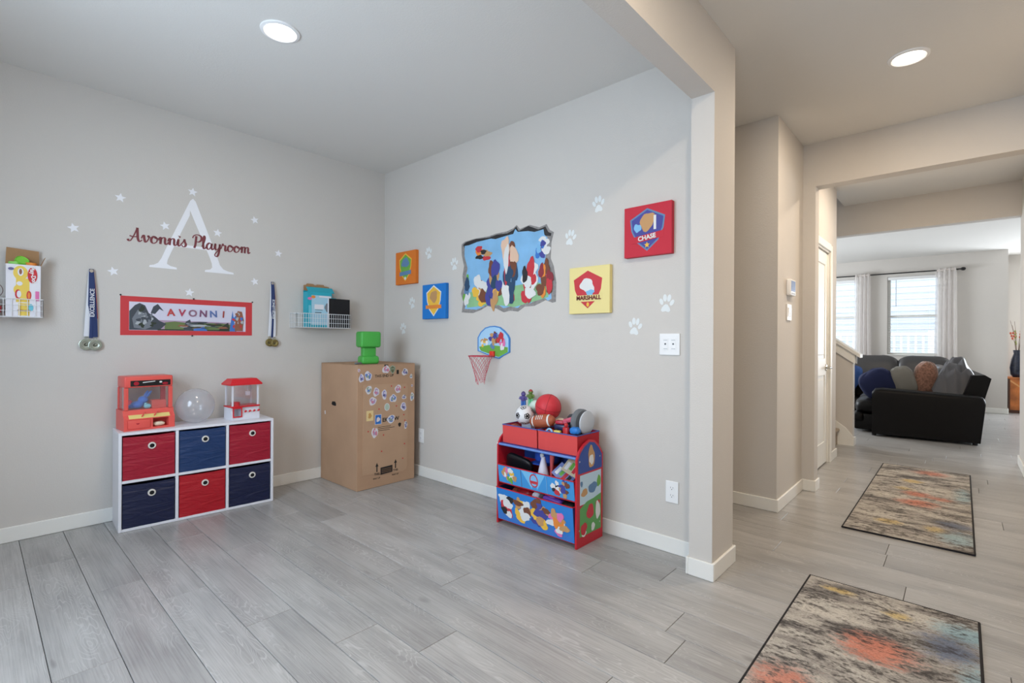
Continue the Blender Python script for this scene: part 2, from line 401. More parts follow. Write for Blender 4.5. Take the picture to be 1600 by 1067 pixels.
# floor: slab with planks laid along x
floor = struct(part('floor', JOINT, None, lambda bm: box(bm, -0.7, 7.6, -3.4, 9.94, -0.12, -0.006)), 'grey oak plank floor', 'floor')
PW, PLEN, GAP = 0.19, 1.22, 0.0011
known = {-6: 0.535, -5: 1.09, -4: 1.39, -3: 1.885, -2: 2.256, -1: 2.533, 0: 1.92, 1: 2.208, 2: 2.02, 3: 3.155, 4: 2.62, 5: 2.95, 8: 3.845, 11: 3.73}
def plank_bm(bm, x0, x1, y0, y1, z0=-0.008):
    c = 0.0012
    lo = [bm.verts.new(p) for p in ((x0, y0, z0), (x1, y0, z0), (x1, y1, z0), (x0, y1, z0))]
    md = [bm.verts.new((v.co.x, v.co.y, -c)) for v in lo]
    hi = [bm.verts.new(p) for p in ((x0+c, y0+c, 0), (x1-c, y0+c, 0), (x1-c, y1-c, 0), (x0+c, y1-c, 0))]
    for a, b in ((lo, md), (md, hi)):
        for k in range(4): bm.faces.new((a[k], a[(k+1) % 4], b[(k+1) % 4], b[k]))
    bm.faces.new(hi)
far_bm = NB()
prng = random.Random(3)
for k in range(-11, 60):
    y0 = -1.30 + PW*(k-0); y1 = y0 + PW
    if y1 < -3.25 or y0 > 9.8: continue
    ya, yb = max(y0, -3.25)+GAP, min(y1, 9.8)-GAP
    if y0 < -0.02: xa, xb = 0.0, 4.456
    elif y0 < 1.10: xa, xb = 1.2, 4.456
    elif y0 < 3.30: xa, xb = 3.0, 4.456
    elif y0 < 4.12: xa, xb = 2.0, 4.456
    else: xa, xb = -0.55, 7.5
    s = known.get(k, prng.uniform(0, PLEN)); s = s - PLEN*math.ceil((s-xa)/PLEN)
    while s < xb:
        a, b = max(s, xa)+GAP, min(s+PLEN, xb)-GAP
        if b - a > 0.02:
            if y0 < 4.3:
                # mesh is built about the plank's own middle so that the grain differs from board to board
                bm = NB(); cx, cy = (a+b)/2, (ya+yb)/2
                plank_bm(bm, a-cx, b-cx, ya-cy, yb-cy)
                o = out(bm, 'plank', PLANK, floor); o.location = (cx, cy, 0)
            else: plank_bm(far_bm, a, b, ya, yb)
        s += PLEN
o = out(far_bm, 'far_planks', PLANK, floor); o['kind'] = 'stuff'; o['label'] = 'grey planks of the far living room floor'

# baseboards
BH, BT = 0.088, 0.013
def run(name, segs, label):
    bm = NB()
    for (x0, x1, y0, y1) in segs: box(bm, x0, x1, y0, y1, 0.0005, BH, 0.003, 1)
    return struct(out(bm, name, TRIM), label, 'baseboard')
run('baseboard_left', [(0, BT, -3.25, 0)], 'white baseboard along the wall of the cube shelf')
run('baseboard_back', [(BT, PX0-BT, -BT, 0)], 'white baseboard along the wall of the toy organizer')
run('baseboard_pillar', [(PX0-BT, PX0, -0.177-BT, -BT), (PX0, PX1+BT, -0.177-BT, -0.177), (PX1, PX1+BT, -0.177, 0.117+BT), (1.2, PX1, 0.117, 0.117+BT)], 'white baseboard around the pillar')
run('baseboard_nook', [(1.2, 3.097+BT, 1.12-BT, 1.12), (3.097, 3.097+BT, 1.12, 1.838-BT), (3.097, 3.184+BT, 1.838-BT, 1.838), (3.184, 3.184+BT, 1.838, 1.96+BT)], 'white baseboard stepping around the hall corner')
run('baseboard_closet', [(3.08, 3.08+BT, 1.96+BT, DY0-0.075), (3.08, 3.08+BT, DY1+0.075, 3.37+BT)], 'white baseboard beside the closet door')
run('baseboard_right', [(4.456-BT, 4.456, -3.25, 4.246+BT), (4.456-BT, 7.5, 4.246, 4.246+BT)], 'white baseboard along the right hall wall')
run('baseboard_living', [(-0.58, 4.6+BT, YF-BT, YF), (4.6, 4.6+BT, YF, 9.8-BT), (4.6, 5.1, 9.8-BT, 9.8)], 'white baseboard below the living room windows')

# closet door
d1 = struct(thing('door_1', 'white two-panel closet door in the hallway', 'door', (3.06, DY0, 0), PI/2))
# local: x along +y world, y back = -x world
DW = DY1 - DY0
def door_slab(bm, w=DW, h=2.04):
    box(bm, 0.004, w-0.004, 0.004, 0.034, 0.012, h)
    st = 0.11
    for x0, x1, z0, z1 in [(0.004, st, 0.012, h), (w-st, w-0.004, 0.012, h), (st, w-st, 0.012, 0.22), (st, w-st, 0.86, 1.02), (st, w-st, h-0.12, h)]:
        box(bm, x0, x1, -0.004, 0.006, z0, z1, 0.002, 1)
part('slab', TRIM, d1, door_slab)
for z0, z1 in ((0.22, 0.86), (1.02, 1.92)):
    part('raised_panel', TRIM, d1, lambda bm: box(bm, 0.145, DW-0.145, -0.002, 0.008, z0+0.035, z1-0.035, 0.005, 1))
part('casing', TRIM, d1, lambda bm: [box(bm, -0.07, 0, -0.034, -0.02, 0, 2.12, 0.003, 1), box(bm, DW, DW+0.07, -0.034, -0.02, 0, 2.12, 0.003, 1), box(bm, 0, DW, -0.034, -0.02, 2.06, 2.13, 0.003, 1)])
part('jamb', TRIM, d1, lambda bm: [box(bm, -0.01, 0.004, -0.02, 0.09, 0, 2.06), box(bm, DW-0.004, DW+0.01, -0.02, 0.09, 0, 2.06), box(bm, 0, DW, -0.02, 0.09, 2.045, 2.06)])
hd = part('handle', CHROME, d1, lambda bm: [lathe(bm, [(0.03, 0), (0.03, -0.008), (0.012, -0.012), (0.011, -0.05)], (DW-0.07, -0.004, 0.93), 'y', 20), tube(bm, [(DW-0.07, -0.05, 0.93), (DW-0.10, -0.056, 0.932), (DW-0.17, -0.052, 0.93)], [0.011, 0.01, 0.007])], True)

# front door and playroom window (behind the photographer)
fd = struct(thing('door_2', 'white front door with a glazed upper panel', 'door', (3.44, -3.25, 0)))
def fdoor(bm):
    for b in [(0.003, 0.16, 0.0, 2.04), (0.70, 0.857, 0.0, 2.04), (0.16, 0.70, 0.0, 1.18), (0.16, 0.70, 2.0, 2.04)]:
        box(bm, b[0], b[1], -0.05, -0.01, b[2]+0.005, b[3])
part('slab', TRIM, fd, fdoor)
part('pane', GLASS, fd, lambda bm: box(bm, 0.16, 0.70, -0.034, -0.03, 1.18, 2.0))
def window_unit(name, x0, x1, z0, z1, y, label, midrail=True, sill=True):
    """frame set in a wall opening; y = room-side face of the wall, the wall goes to +y"""
    w = struct(thing(name, label, 'window', ((x0+x1)/2, y, z0)))
    a = (x1-x0)/2; h = z1-z0; f = 0.045
    part('window_frame', TRIM, w, lambda bm: [box(bm, -a, -a+f, 0.07, 0.125, 0, h), box(bm, a-f, a, 0.07, 0.125, 0, h), box(bm, -a+f, a-f, 0.07, 0.125, 0, f), box(bm, -a+f, a-f, 0.07, 0.125, h-f, h)])
    if midrail: part('meeting_rail', TRIM, w, lambda bm: box(bm, -a+f, a-f, 0.075, 0.12, h*0.5-0.02, h*0.5+0.02, 0.003, 1))
    for zz in ((f, h*0.5-0.02), (h*0.5+0.02, h-f)):
        part('pane', GLASS, w, lambda bm: box(bm, -a+f, a-f, 0.098, 0.102, zz[0], zz[1]))
    if sill: part('window_sill', TRIM, w, lambda bm: box(bm, -a-0.0, a+0.0, -0.02, 0.07, -0.0, 0.015, 0.003, 1))
    return w
window_unit('window_3', 1.35, 2.65, 0.75, 2.15, -3.395, 'playroom front window')
for n, (x0, x1, z0, z1) in enumerate(WIN):
    w = window_unit('window_%d' % (n+1), x0, x1, z0, z1, YF, ['white living room window at the left, half hidden behind the hall wall', 'white living room window above the sofa'][n])
    a = (x1-x0)/2; h = z1-z0
    def slats(bm):
        z = 0.05
        while z < h - 0.06:
            b = mark(bm); box(bm, -a+0.012, a-0.012, -0.021, 0.021, -0.0012, 0.0012)
            xform(bm, b, Matrix.Translation((0, 0.036, z)) @ Matrix.Rotation(math.radians(6), 4, 'X')); z += 0.043
    o = part('blind_slats', M('blind_white', (244, 244, 242), 0.5), w, slats); o['kind'] = 'stuff'
    part('blind_headrail', WHITE, w, lambda bm: box(bm, -a+0.005, a-0.005, 0.005, 0.065, h-0.055, h-0.003, 0.004, 1))
    part('blind_wand', M('blind_wand', (150, 152, 155), 0.4), w, lambda bm: tube(bm, [(-a+0.13, 0.0, h-0.06), (-a+0.13, -0.004, h-0.55)], 0.005))
    part('blind_cord', WHITE, w, lambda bm: [tube(bm, [(s*a*0.6, 0.036, 0.03), (s*a*0.6, 0.036, h-0.05)], 0.0015, 5) for s in (-1, 1)])

# staircase and its low wall
KY0, KY1 = 4.126, 4.246
def knee(bm):
    poly(bm, [(1.2, 0), (3.125, 0), (3.125, 1.03), (1.2, 1.03+0.72*1.925)], KY0, KY1)
struct(part('wall_knee', WALL, None, knee), 'low sloping wall beside the stairs', 'wall')
def sl(x): return 1.03 + 0.72*(3.125-x)
def kcap(bm):
    poly(bm, [(3.195, sl(3.195)+0.022), (3.195, sl(3.195)+0.062), (1.2, sl(1.2)+0.062), (1.2, sl(1.2)+0.022)], KY0-0.035, KY1+0.035)
    for y0, y1 in ((KY0-0.018, KY0-0.001), (KY1+0.001, KY1+0.018)):
        poly(bm, [(3.145, sl(3.145)-0.085), (3.145, sl(3.145)+0.021), (1.2, sl(1.2)+0.021), (1.2, sl(1.2)-0.085)], y0, y1)
struct(part('trim_1', TRIM, None, kcap), 'white sloping cap on the stair wall', 'trim')
def skirt(bm):
    poly(bm, [(3.125+BT, 0), (3.125+BT, 0.10), (3.06, 0.10+0.1), (1.4, 0.20+0.72*1.66), (1.4, 0.72*1.4), (2.97, 0.0)], KY0-BT, KY0-0.0005)
    box(bm, 3.1255, 3.125+BT, KY0, KY1+BT, 0, BH)
struct(part('trim_2', TRIM, None, skirt), 'white skirting board beside the carpeted stairs', 'trim')
CARPET = M('beige_carpet', (172, 158, 142), 0.98, spec=0.05, bump=0.8, bscale=160, var=0.25, vscale=90)
st = thing('staircase', 'beige carpeted stairs rising left behind the hall wall', 'stairs', (2.98, 3.75, 0))
for k in range(6):
    part('step', CARPET, st, lambda bm: [box(bm, -0.26*(k+1), -0.26*k, -0.375, 0.36, 0.001, 0.185*(k+1)-0.03), box(bm, -0.26*(k+1), -0.26*k+0.025, -0.375, 0.36, 0.185*(k+1)-0.03, 0.185*(k+1), 0.012, 3)], True)

# recessed lamps
LAMP = M('lamp_lens', (255, 246, 232), 0.5, emit=9.0)
def can(loc, label, power, col):
    t = thing('recessed_light', label, 'ceiling light', (loc[0], loc[1], H), 0, 'recessed ceiling lights')
    part('trim_ring', WHITE, t, lambda bm: lathe(bm, [(0.094, -0.0005), (0.092, -0.006), (0.078, -0.010), (0.070, -0.004), (0.070, -0.0008)], seg=36, cap=False), True)
    part('lens', LAMP, t, lambda bm: lathe(bm, [(0.068, -0.004), (0.068, -0.001)], seg=32))
    d = bpy.data.lights.new('lamp_glow', 'AREA'); d.shape = 'DISK'; d.size = 0.13; d.energy = power; d.color = col
    o = bpy.data.objects.new('lamp_glow', d); COL.objects.link(o); o.parent = t; o.location = (0, 0, -0.012)
WARM = (1.0, 0.82, 0.62)
can((1.47, -1.576), 'round recessed ceiling light above the playroom', 6, (1.0, 0.92, 0.80))
can((3.816, 0.827), 'round recessed ceiling light above the hallway rug', 16, WARM)
can((3.80, -1.55), 'added unseen recessed ceiling light above the entrance', 19, WARM)  # extra lamp out of view, added for more warm light in the foyer
can((3.78, 2.65), 'added unseen recessed ceiling light between the two hall beams', 18, WARM)  # extra lamp hidden by the header, added to light the hall beyond
# ================================================================ WALL A (left wall): local x = world y, front = +x
RA = PI/2
DECAL = M('white_vinyl', (240, 240, 244), 0.5)
MAUVE = M('dusty_red_vinyl', (128, 62, 68), 0.5)
def on_left(name, label, cat, y, z, group=None, off=0.0005): return thing(name, label, cat, (off, y, z), RA, group)
def on_back(name, label, cat, x, z, group=None, off=0.0005): return thing(name, label, cat, (x, -off, z), 0.0, group)
# --- stars
def star_pts(r, rot=PI/2): return [((r if k % 2 == 0 else r*0.45)*math.cos(rot+k*PI/5), (r if k % 2 == 0 else r*0.45)*math.sin(rot+k*PI/5)) for k in range(10)]
stars = [(-1.982, 2.086, 'upper left of the big letter A'), (-2.209, 1.851, 'farthest left, left of the cursive words'), (-1.575, 2.215, 'right above the tip of the big letter A'),
         (-1.738, 1.946, 'above the first cursive word'), (-1.415, 1.951, 'just right of the big letter A, above the second cursive word'), (-1.159, 2.092, 'high to the right of the big letter A'),
         (-0.979, 1.859, 'farthest right, past the end of the cursive words'), (-1.156, 1.618, 'below the cursive words at the right, near the hanging medals'), (-1.591, 1.501, 'right above the red banner'), (-2.016, 1.605, 'low on the left between medals and letter A')]
for i, (y, z, w) in enumerate(stars):
    rot = PI/2 + (0.25 if i % 2 else -0.1)
    o = part('star_decal', DECAL, None, lambda bm: poly(bm, star_pts(0.031, rot), -0.0008, 0))
    o.location = (0.0004, y, z); o.rotation_euler = (0, 0, RA); tag(o, 'white star wall decal ' + w, 'decal', 'white star decals')
# --- big serif letter A
def bigA(bm):
    ys = iter((-0.0008, -0.00082, -0.00084, -0.00086))
    L = lambda pts: poly(bm, [(a+1.566, b-1.655) for a, b in pts], next(ys), 0)
    L([(-1.590, 2.150), (-1.573, 2.168), (-1.556, 2.150), (-1.412, 1.760), (-1.398, 1.715), (-1.376, 1.688), (-1.345, 1.676), (-1.308, 1.670), (-1.304, 1.657), (-1.497, 1.657), (-1.494, 1.671), (-1.462, 1.678), (-1.449, 1.694), (-1.452, 1.722), (-1.466, 1.765), (-1.592, 2.085)])
    L([(-1.590, 2.150), (-1.735, 1.785), (-1.757, 1.725), (-1.776, 1.690), (-1.800, 1.674), (-1.824, 1.668), (-1.826, 1.655), (-1.667, 1.655), (-1.670, 1.668), (-1.705, 1.675), (-1.726, 1.688), (-1.722, 1.716), (-1.700, 1.775), (-1.592, 2.045)])
    L([(-1.692, 1.815), (-1.686, 1.833), (-1.493, 1.833), (-1.486, 1.815)])
o = part('letter_decal', DECAL, None, bigA); o.location = (0.0004, -1.566, 1.655); o.rotation_euler = (0, 0, RA)
tag(o, 'large white serif letter A decal on the wall', 'decal')
# --- cursive lettering
GL = {
 'A': ([[(0, .25), (.1, .02), (.35, .1), (.75, .9), (1.05, 1.75), (1.12, 1.95)], [(1.12, 1.95), (1.15, 1.2), (1.2, .4), (1.4, .03), (1.7, .3)], [(.2, .72), (.7, .62), (1.3, .75)]], 1.62),
 'v': ([[(0, .5), (.15, .92), (.3, .95), (.36, .5), (.48, .06), (.7, .2), (.95, .75), (.9, 1.0), (.88, .8), (1.2, .78)]], 1.12),
 'o': ([[(.7, .9), (.4, .98), (.1, .6), (.14, .15), (.42, 0), (.78, .3), (.8, .78), (.55, .98), (.68, .72), (1.1, .8)]], 1.0),
 'n': ([[(0, .5), (.14, .92), (.28, .92), (.28, .5), (.22, .0)], [(.25, .35), (.45, .85), (.7, 1.0), (.84, .8), (.82, .3), (.92, .03), (1.12, .12), (1.25, .4)]], 1.18),
 'i': ([[(0, .4), (.2, 1.0), (.17, .4), (.26, .03), (.45, .1), (.6, .4)], [(.27, 1.38), (.33, 1.42), (.36, 1.5)]], .58),
 's': ([[(0, .3), (.3, .75), (.42, 1.08), (.48, .75), (.64, .38), (.52, .05), (.22, .0), (.08, .22)]], .8),
 'P': ([[(.52, 1.8), (.45, 1.0), (.36, .35), (.22, -.02)], [(0, 1.45), (.2, 1.85), (.7, 2.02), (1.18, 1.82), (1.22, 1.3), (.85, .95), (.5, .98)]], 1.28),
 'l': ([[(0, .3), (.3, .9), (.5, 1.65), (.4, 1.98), (.26, 1.6), (.2, .5), (.3, .04), (.5, .1), (.65, .4)]], .62),
 'a': ([[(.78, .85), (.45, .98), (.12, .6), (.14, .15), (.38, 0), (.65, .35), (.82, .95)], [(.82, .95), (.78, .3), (.9, .03), (1.05, .1), (1.2, .4)]], 1.14),
 'y': ([[(0, .4), (.2, 1.0), (.17, .4), (.32, .06), (.6, .2), (.82, .7), (.86, 1.0)], [(.86, 1.0), (.8, .2), (.62, -.7), (.35, -1.0), (.12, -.75), (.45, -.2), (1.08, .4)]], 1.06),
 'r': ([[(0, .35), (.2, 1.08), (.32, .85), (.6, .85), (.6, .5), (.58, .15), (.72, .03), (.95, .4)]], .9),
 'm': ([[(0, .5), (.14, .92), (.28, .92), (.28, .5), (.22, .0)], [(.25, .35), (.42, .85), (.62, 1.0), (.74, .8), (.7, .0)], [(.72, .35), (.9, .85), (1.12, 1.0), (1.26, .8), (1.24, .3), (1.34, .03), (1.6, .25)]], 1.6)}
def cursive(bm, words, width, rise):
    tot = sum(.75 if c == ' ' else GL[c][1] for c in words); s = width/tot; x = 0
    for c in words:
        if c == ' ': x += .75; continue
        st, adv = GL[c]
        for ln in st:
            P = catmull([((x+px)*s, py*s*1.05 + rise*((x+px)/tot)) for px, py in ln], 6); V0 = None
            for i, p in enumerate(P):
                q0, q1 = P[max(i-1, 0)], P[min(i+1, len(P)-1)]; tx, tz = q1[0]-q0[0], q1[1]-q0[1]; l = math.hypot(tx, tz) or 1; tx /= l; tz /= l
                w = s*(0.12 if len(ln) == 3 and ln[0][1] > 1.3 else 0) + s*(0.065 + 0.075*max(0, -tz) + 0.02*abs(tz)); nx, nz = -tz*w, tx*w
                V = [bm.verts.new((p[0]+nx, -0.0012, p[1]+nz)), bm.verts.new((p[0]-nx, -0.0012, p[1]-nz)), bm.verts.new((p[0]-nx, -0.0008, p[1]-nz)), bm.verts.new((p[0]+nx, -0.0008, p[1]+nz))]
                if V0:
                    for k in range(4): bm.faces.new((V0[k], V0[(k+1) % 4], V[(k+1) % 4], V[k]))
                V0 = V
        x += adv
o = part('lettering_decal', MAUVE, None, lambda bm: cursive(bm, 'Avonnis Playroom', 0.752, 0.012)); o.location = (0.0004, -1.942, 1.815); o.rotation_euler = (0, 0, RA)
tag(o, 'dusty red cursive words Avonnis Playroom across the letter A', 'decal')

# --- red banner poster with name, skyline and park
bn = on_left('banner_poster', 'long red framed paper banner reading AVONNI under the letter A', 'poster', -1.577, 1.195)
RED_P = M('banner_red', (205, 62, 66), 0.55); SKY_P = M('print_pale_lilac', (214, 212, 228), 0.5); GRN_P = M('print_olive_green', (108, 126, 78), 0.5)
GRY_P = M('print_slate', (70, 76, 84), 0.5); GRY2_P = M('print_grey', (120, 126, 134), 0.5); PNK_P = M('print_mauve', (176, 150, 172), 0.5)
BLU_P = M('print_blue', (72, 122, 196), 0.5); BRN_P = M('print_brown', (150, 96, 74), 0.5); DGR_P = M('print_dark_green', (52, 60, 48), 0.5)
def hz(xs): return xs
lay = [(rect(-0.356, 0.356, 0.034, 0.222), SKY_P), ([(-0.2, 0.105), (0.25, 0.10), (0.34, 0.09), (0.34, 0.034), (-0.2, 0.034)], PNK_P),
       ([(-0.16, 0.09), (-0.10, 0.098), (-0.03, 0.09), (0.05, 0.096), (0.12, 0.088), (0.2, 0.092), (0.29, 0.08), (0.29, 0.035), (-0.16, 0.035)], GRN_P),
       ([(-0.355, 0.16), (-0.325, 0.2), (-0.30, 0.215), (-0.27, 0.20), (-0.25, 0.15), (-0.22, 0.13), (-0.19, 0.10), (-0.15, 0.08), (-0.19, 0.036), (-0.355, 0.036)], GRY_P),
       ([(-0.31, 0.17), (-0.28, 0.15), (-0.245, 0.12), (-0.23, 0.06), (-0.27, 0.04), (-0.33, 0.05), (-0.34, 0.11)], GRY2_P),
       ([(-0.24, 0.15), (-0.225, 0.195), (-0.20, 0.214), (-0.175, 0.18), (-0.165, 0.165), (-0.19, 0.18), (-0.215, 0.145)], GRY_P),
       (rect(-0.20, 0.29, 0.035, 0.044), DGR_P), ([(0.01, 0.036), (0.02, 0.075), (0.05, 0.085), (0.08, 0.06), (0.10, 0.036)], BLU_P),
       ([(-0.05, 0.05), (-0.035, 0.10), (-0.01, 0.115), (0.0, 0.08), (0.01, 0.036), (-0.04, 0.036)], GRY_P), ([(0.17, 0.04), (0.2, 0.075), (0.235, 0.1), (0.245, 0.06), (0.24, 0.036)], DGR_P),
       ([(0.245, 0.036), (0.255, 0.12), (0.265, 0.19), (0.275, 0.12), (0.285, 0.036)], BLU_P), ([(0.28, 0.04), (0.285, 0.13), (0.30, 0.19), (0.33, 0.185), (0.345, 0.12), (0.335, 0.04)], BRN_P),
       ([(0.305, 0.09), (0.33, 0.10), (0.325, 0.15), (0.305, 0.14)], RED_P)]
part('border', RED_P, bn, lambda bm: poly(bm, [(-0.402, 0.0), (0.402, 0.006), (0.402, 0.259), (-0.402, 0.257)], -0.001, 0))
def cluster0(cx, cz, rx, rz, cols, n, seed):
    r = random.Random(seed); o = []
    for k in range(n):
        a, d = r.uniform(0, 2*PI), math.sqrt(r.random())*0.8
        o.append((blob(cx+rx*d*math.cos(a), cz+rz*d*math.sin(a), rx*r.uniform(0.1, 0.25), rz*r.uniform(0.1, 0.25), seed*17+k, 12, 0.25), cols[k % len(cols)]))
    return o
LGR = M('print_light_grey', (176, 182, 186), 0.5)
lay += cluster0(-0.27, 0.12, 0.075, 0.08, [GRY2_P, DGR_P, LGR, GRY_P], 22, 61) + cluster0(0.06, 0.07, 0.20, 0.03, [DGR_P, GRN_P, GRY_P, BRN_P, LGR], 30, 62) + cluster0(0.30, 0.11, 0.045, 0.075, [BRN_P, RED_P, BLU_P, LGR], 16, 63)
flat('picture', bn, lay, -0.001, 0.00003)
NC = [M('print_red', (196, 70, 70), 0.5), M('print_crimson', (178, 62, 88), 0.5), M('print_grey_rose', (150, 110, 130), 0.5), M('print_plum', (124, 80, 112), 0.5), M('print_steel_blue', (96, 118, 172), 0.5), M('print_brick', (160, 70, 66), 0.5)]
for i, ch in enumerate('AVONNI'): text('letter', ch, 0.066, NC[i], bn, -0.125+0.0655*i, 0.157, -0.0045, 0.0004, rot=0.06*(-1)**i, bold=0.002)
for x, z in ((-0.402, 0.262), (0.01, 0.262), (0.402, 0.262), (0.002, 0.0)):
    part('push_pin', BLACK, bn, lambda bm: lathe(bm, [(0.001, 0), (0.0055, -0.004), (0.0055, -0.008), (0.001, -0.010)], (x, -0.001, z), 'y', 10), True)

# --- medals hanging from hooks
NAVY = M('ribbon_navy', (42, 58, 104), 0.7); RWHITE = M('ribbon_white', (224, 226, 232), 0.7); RRED = M('ribbon_red', (190, 74, 70), 0.7)
GOLD = M('antique_gold', (156, 142, 92), 0.35, metal=0.8); SILV = M('antique_silver', (170, 176, 164), 0.35, metal=0.7)
def medals(y, ztop, zbot, label, sc, flip, metal, top_dark):
    t = on_left('medal_bundle', label, 'medals', y, zbot, 'hanging medals')
    h = ztop - zbot
    part('hook', CHROME, t, lambda bm: [lathe(bm, [(0.006, 0), (0.006, -0.02), (0.010, -0.022)], (0, 0, h-0.012), 'y', 12)], True)
    # ribbons: gathered at the hook, fanning out downwards
    def ribbon(name, mat, x0t, x1t, x0b, x1b, zb, yoff, bow=0.012):
        def fn(bm):
            n = 14; V0 = None
            for k in range(n+1):
                f = k/n; e = f**0.75; z = h - (h-zb)*f; a = x0t+(x0b-x0t)*e; b = x1t+(x1b-x1t)*e; yy = yoff - bow*math.sin(f*PI)
                V = [bm.verts.new((a, yy, z)), bm.verts.new(((a+b)/2, yy-0.003, z)), bm.verts.new((b, yy, z)), bm.verts.new((b, yy+0.0015, z)), bm.verts.new(((a+b)/2, yy-0.0015, z)), bm.verts.new((a, yy+0.0015, z))]
                if V0:
                    for q in range(6): bm.faces.new((V0[q], V0[(q+1) % 6], V[(q+1) % 6], V[q]))
                else: bm.faces.new(V)
                V0 = V
            bm.faces.new(V0)
        part(name, mat, t, fn, True, angle=60)
    w = 0.034*sc
    ribbon('ribbon', RWHITE, -0.010, 0.002, -w, -w*0.2, 0.02, -0.010)
    ribbon('ribbon', RRED, -0.004 if flip else 0.004, 0.010, w*0.35, w*1.0, h*0.45 if flip else h*0.3, -0.007)
    ribbon('ribbon', NAVY, -0.011, 0.011, -w*0.5, w*0.75, h*0.30, -0.016)
    ribbon('ribbon', RWHITE if flip else NAVY, -0.004, 0.011, w*0.1, w, 0.015, -0.012)
    ribbon('ribbon', NAVY, 0.0, 0.009, -w*0.25, w*0.3, 0.01, -0.014)
    rm = Matrix.Translation((0.004, -0.034, h*0.52)) @ Matrix.Rotation(PI/2, 4, 'X') @ Matrix.Rotation(PI/2, 4, 'Z')
    text('ribbon_lettering', 'EXCELLENCE', 0.030*sc, RWHITE, t, 0, 0, 0, rotm=rm, bold=0.0006)
    for k, (dx, dz, r) in enumerate(((-0.022, -0.030, 0.036), (0.020, -0.034, 0.034))):
        r *= sc
        md = part('medal', metal, t, lambda bm: lathe(bm, [(0.001, -0.004), (r*0.55, -0.004), (r*0.62, -0.0055), (r*0.7, -0.003), (r*0.85, -0.003), (r*0.92, -0.006), (r, -0.005), (r, 0.0), (0.001, 0.0)], (dx*sc, -0.012-0.008*k, dz), 'y', 26), True)
        part('medal_ring', metal, t, lambda bm: tube(bm, [(dx*sc + 0.008*math.cos(a), -0.014-0.008*k, dz+r+0.005+0.008*math.sin(a)) for a in [2*PI*q/12 for q in range(12)]], 0.0018, 6, True))
        flat('medal_relief', md, [(oval(dx*sc, dz, r*0.34, r*0.26, 12, 0.5), M('medal_shadow', (74, 74, 62), 0.5, metal=0.5)), (oval(dx*sc+0.002, dz+0.002, r*0.2, r*0.12, 10, 0.5), metal)], -0.0165-0.008*k, 0.0006)
medals(-2.126, 1.606, 1.165, 'bundle of medals on navy and white ribbons left of the red banner', 1.0, False, SILV, False)
medals(-1.030, 1.626, 1.178, 'bundle of gold medals on navy ribbons right of the red banner', 0.86, True, GOLD, True)

# --- wire baskets and what they hold
WIRE = M('white_wire', (232, 233, 236), 0.4)
def basket(y0, y1, z0, z1, depth, label, nx, nz):
    t = on_left('wire_basket', label, 'basket', (y0+y1)/2, z0, 'white wire wall baskets'); a = (y1-y0)/2; h = z1-z0; r = 0.0016
    def front(bm):
        for k in range(nx+1): x = -a + 2*a*k/nx; tube(bm, [(x, -depth, 0), (x, -depth, h)], r, 5)
        for k in range(nz+1): z = h*k/nz; tube(bm, [(-a, -depth, z), (a, -depth, z)], r*(1.5 if k in (0, nz) else 1), 5)
    part('front_grid', WIRE, t, front)
    for s in (-1, 1):
        def side(bm):
            for k in range(5): y = -depth*k/4 - 0.002*(k == 0); tube(bm, [(s*a, y, 0), (s*a, y, h)], r, 5)
            for k in range(nz+1): z = h*k/nz; tube(bm, [(s*a, -depth, z), (s*a, -0.002, z)], r*(1.5 if k in (0, nz) else 1), 5)
        part('side_grid', WIRE, t, side)
    def bottom(bm):
        for k in range(nx+1): x = -a + 2*a*k/nx; tube(bm, [(x, -depth, 0), (x, -0.003, 0)], r, 5)
        for k in range(5): y = -depth*k/4 - 0.003*(k == 0); tube(bm, [(-a, y, 0), (a, y, 0)], r, 5)
    part('bottom_grid', WIRE, t, bottom)
    part('back_rail', WIRE, t, lambda bm: [tube(bm, [(-a, -0.003, z), (a, -0.003, z)], 0.0025, 5) for z in (0, h)])
    return t
KRAFT = M('kraft_card', (168, 132, 96), 0.85, spec=0.15, var=0.08, vscale=14)
basket(-2.80, -2.352, 1.292, 1.392, 0.13, 'white wire basket at the far left edge, holding an open toy dough box', 14, 3)
t = on_left('dough_box', 'open white and yellow toy dough box standing in the far left wire basket', 'box', -2.432, 1.2945, off=0.030)
CARD_W = M('print_card_white', (232, 230, 236), 0.5); YEL = M('print_yellow', (238, 206, 92), 0.5); LOGO = M('logo_red', (206, 50, 58), 0.5)
PINK = M('print_pink', (226, 120, 176), 0.5); CYAN = M('print_cyan', (110, 196, 214), 0.5); ORG = M('print_orange', (232, 140, 60), 0.5)
def obox(bm):
    for b in [(-0.07, 0.07, -0.09, -0.088, 0, 0.292), (-0.07, 0.07, -0.002, 0.0, 0, 0.30), (-0.07, -0.068, -0.088, -0.002, 0, 0.292), (0.068, 0.07, -0.088, -0.002, 0, 0.292), (-0.068, 0.068, -0.088, -0.002, 0, 0.002)]: box(bm, *b)
part('carton', CARD_W, t, obox)
part('back_flap', KRAFT, t, lambda bm: poly(bm, [(-0.07, 0.30), (0.07, 0.30), (0.068, 0.385), (-0.066, 0.395)], -0.002, 0.0))
def sflap(bm):
    b = mark(bm); box(bm, 0, 0.002, -0.085, -0.006, 0, 0.055); xform(bm, b, Matrix.Translation((0.07, 0, 0.292)) @ Matrix.Rotation(0.35, 4, 'Y'))
part('side_flap', KRAFT, t, sflap)
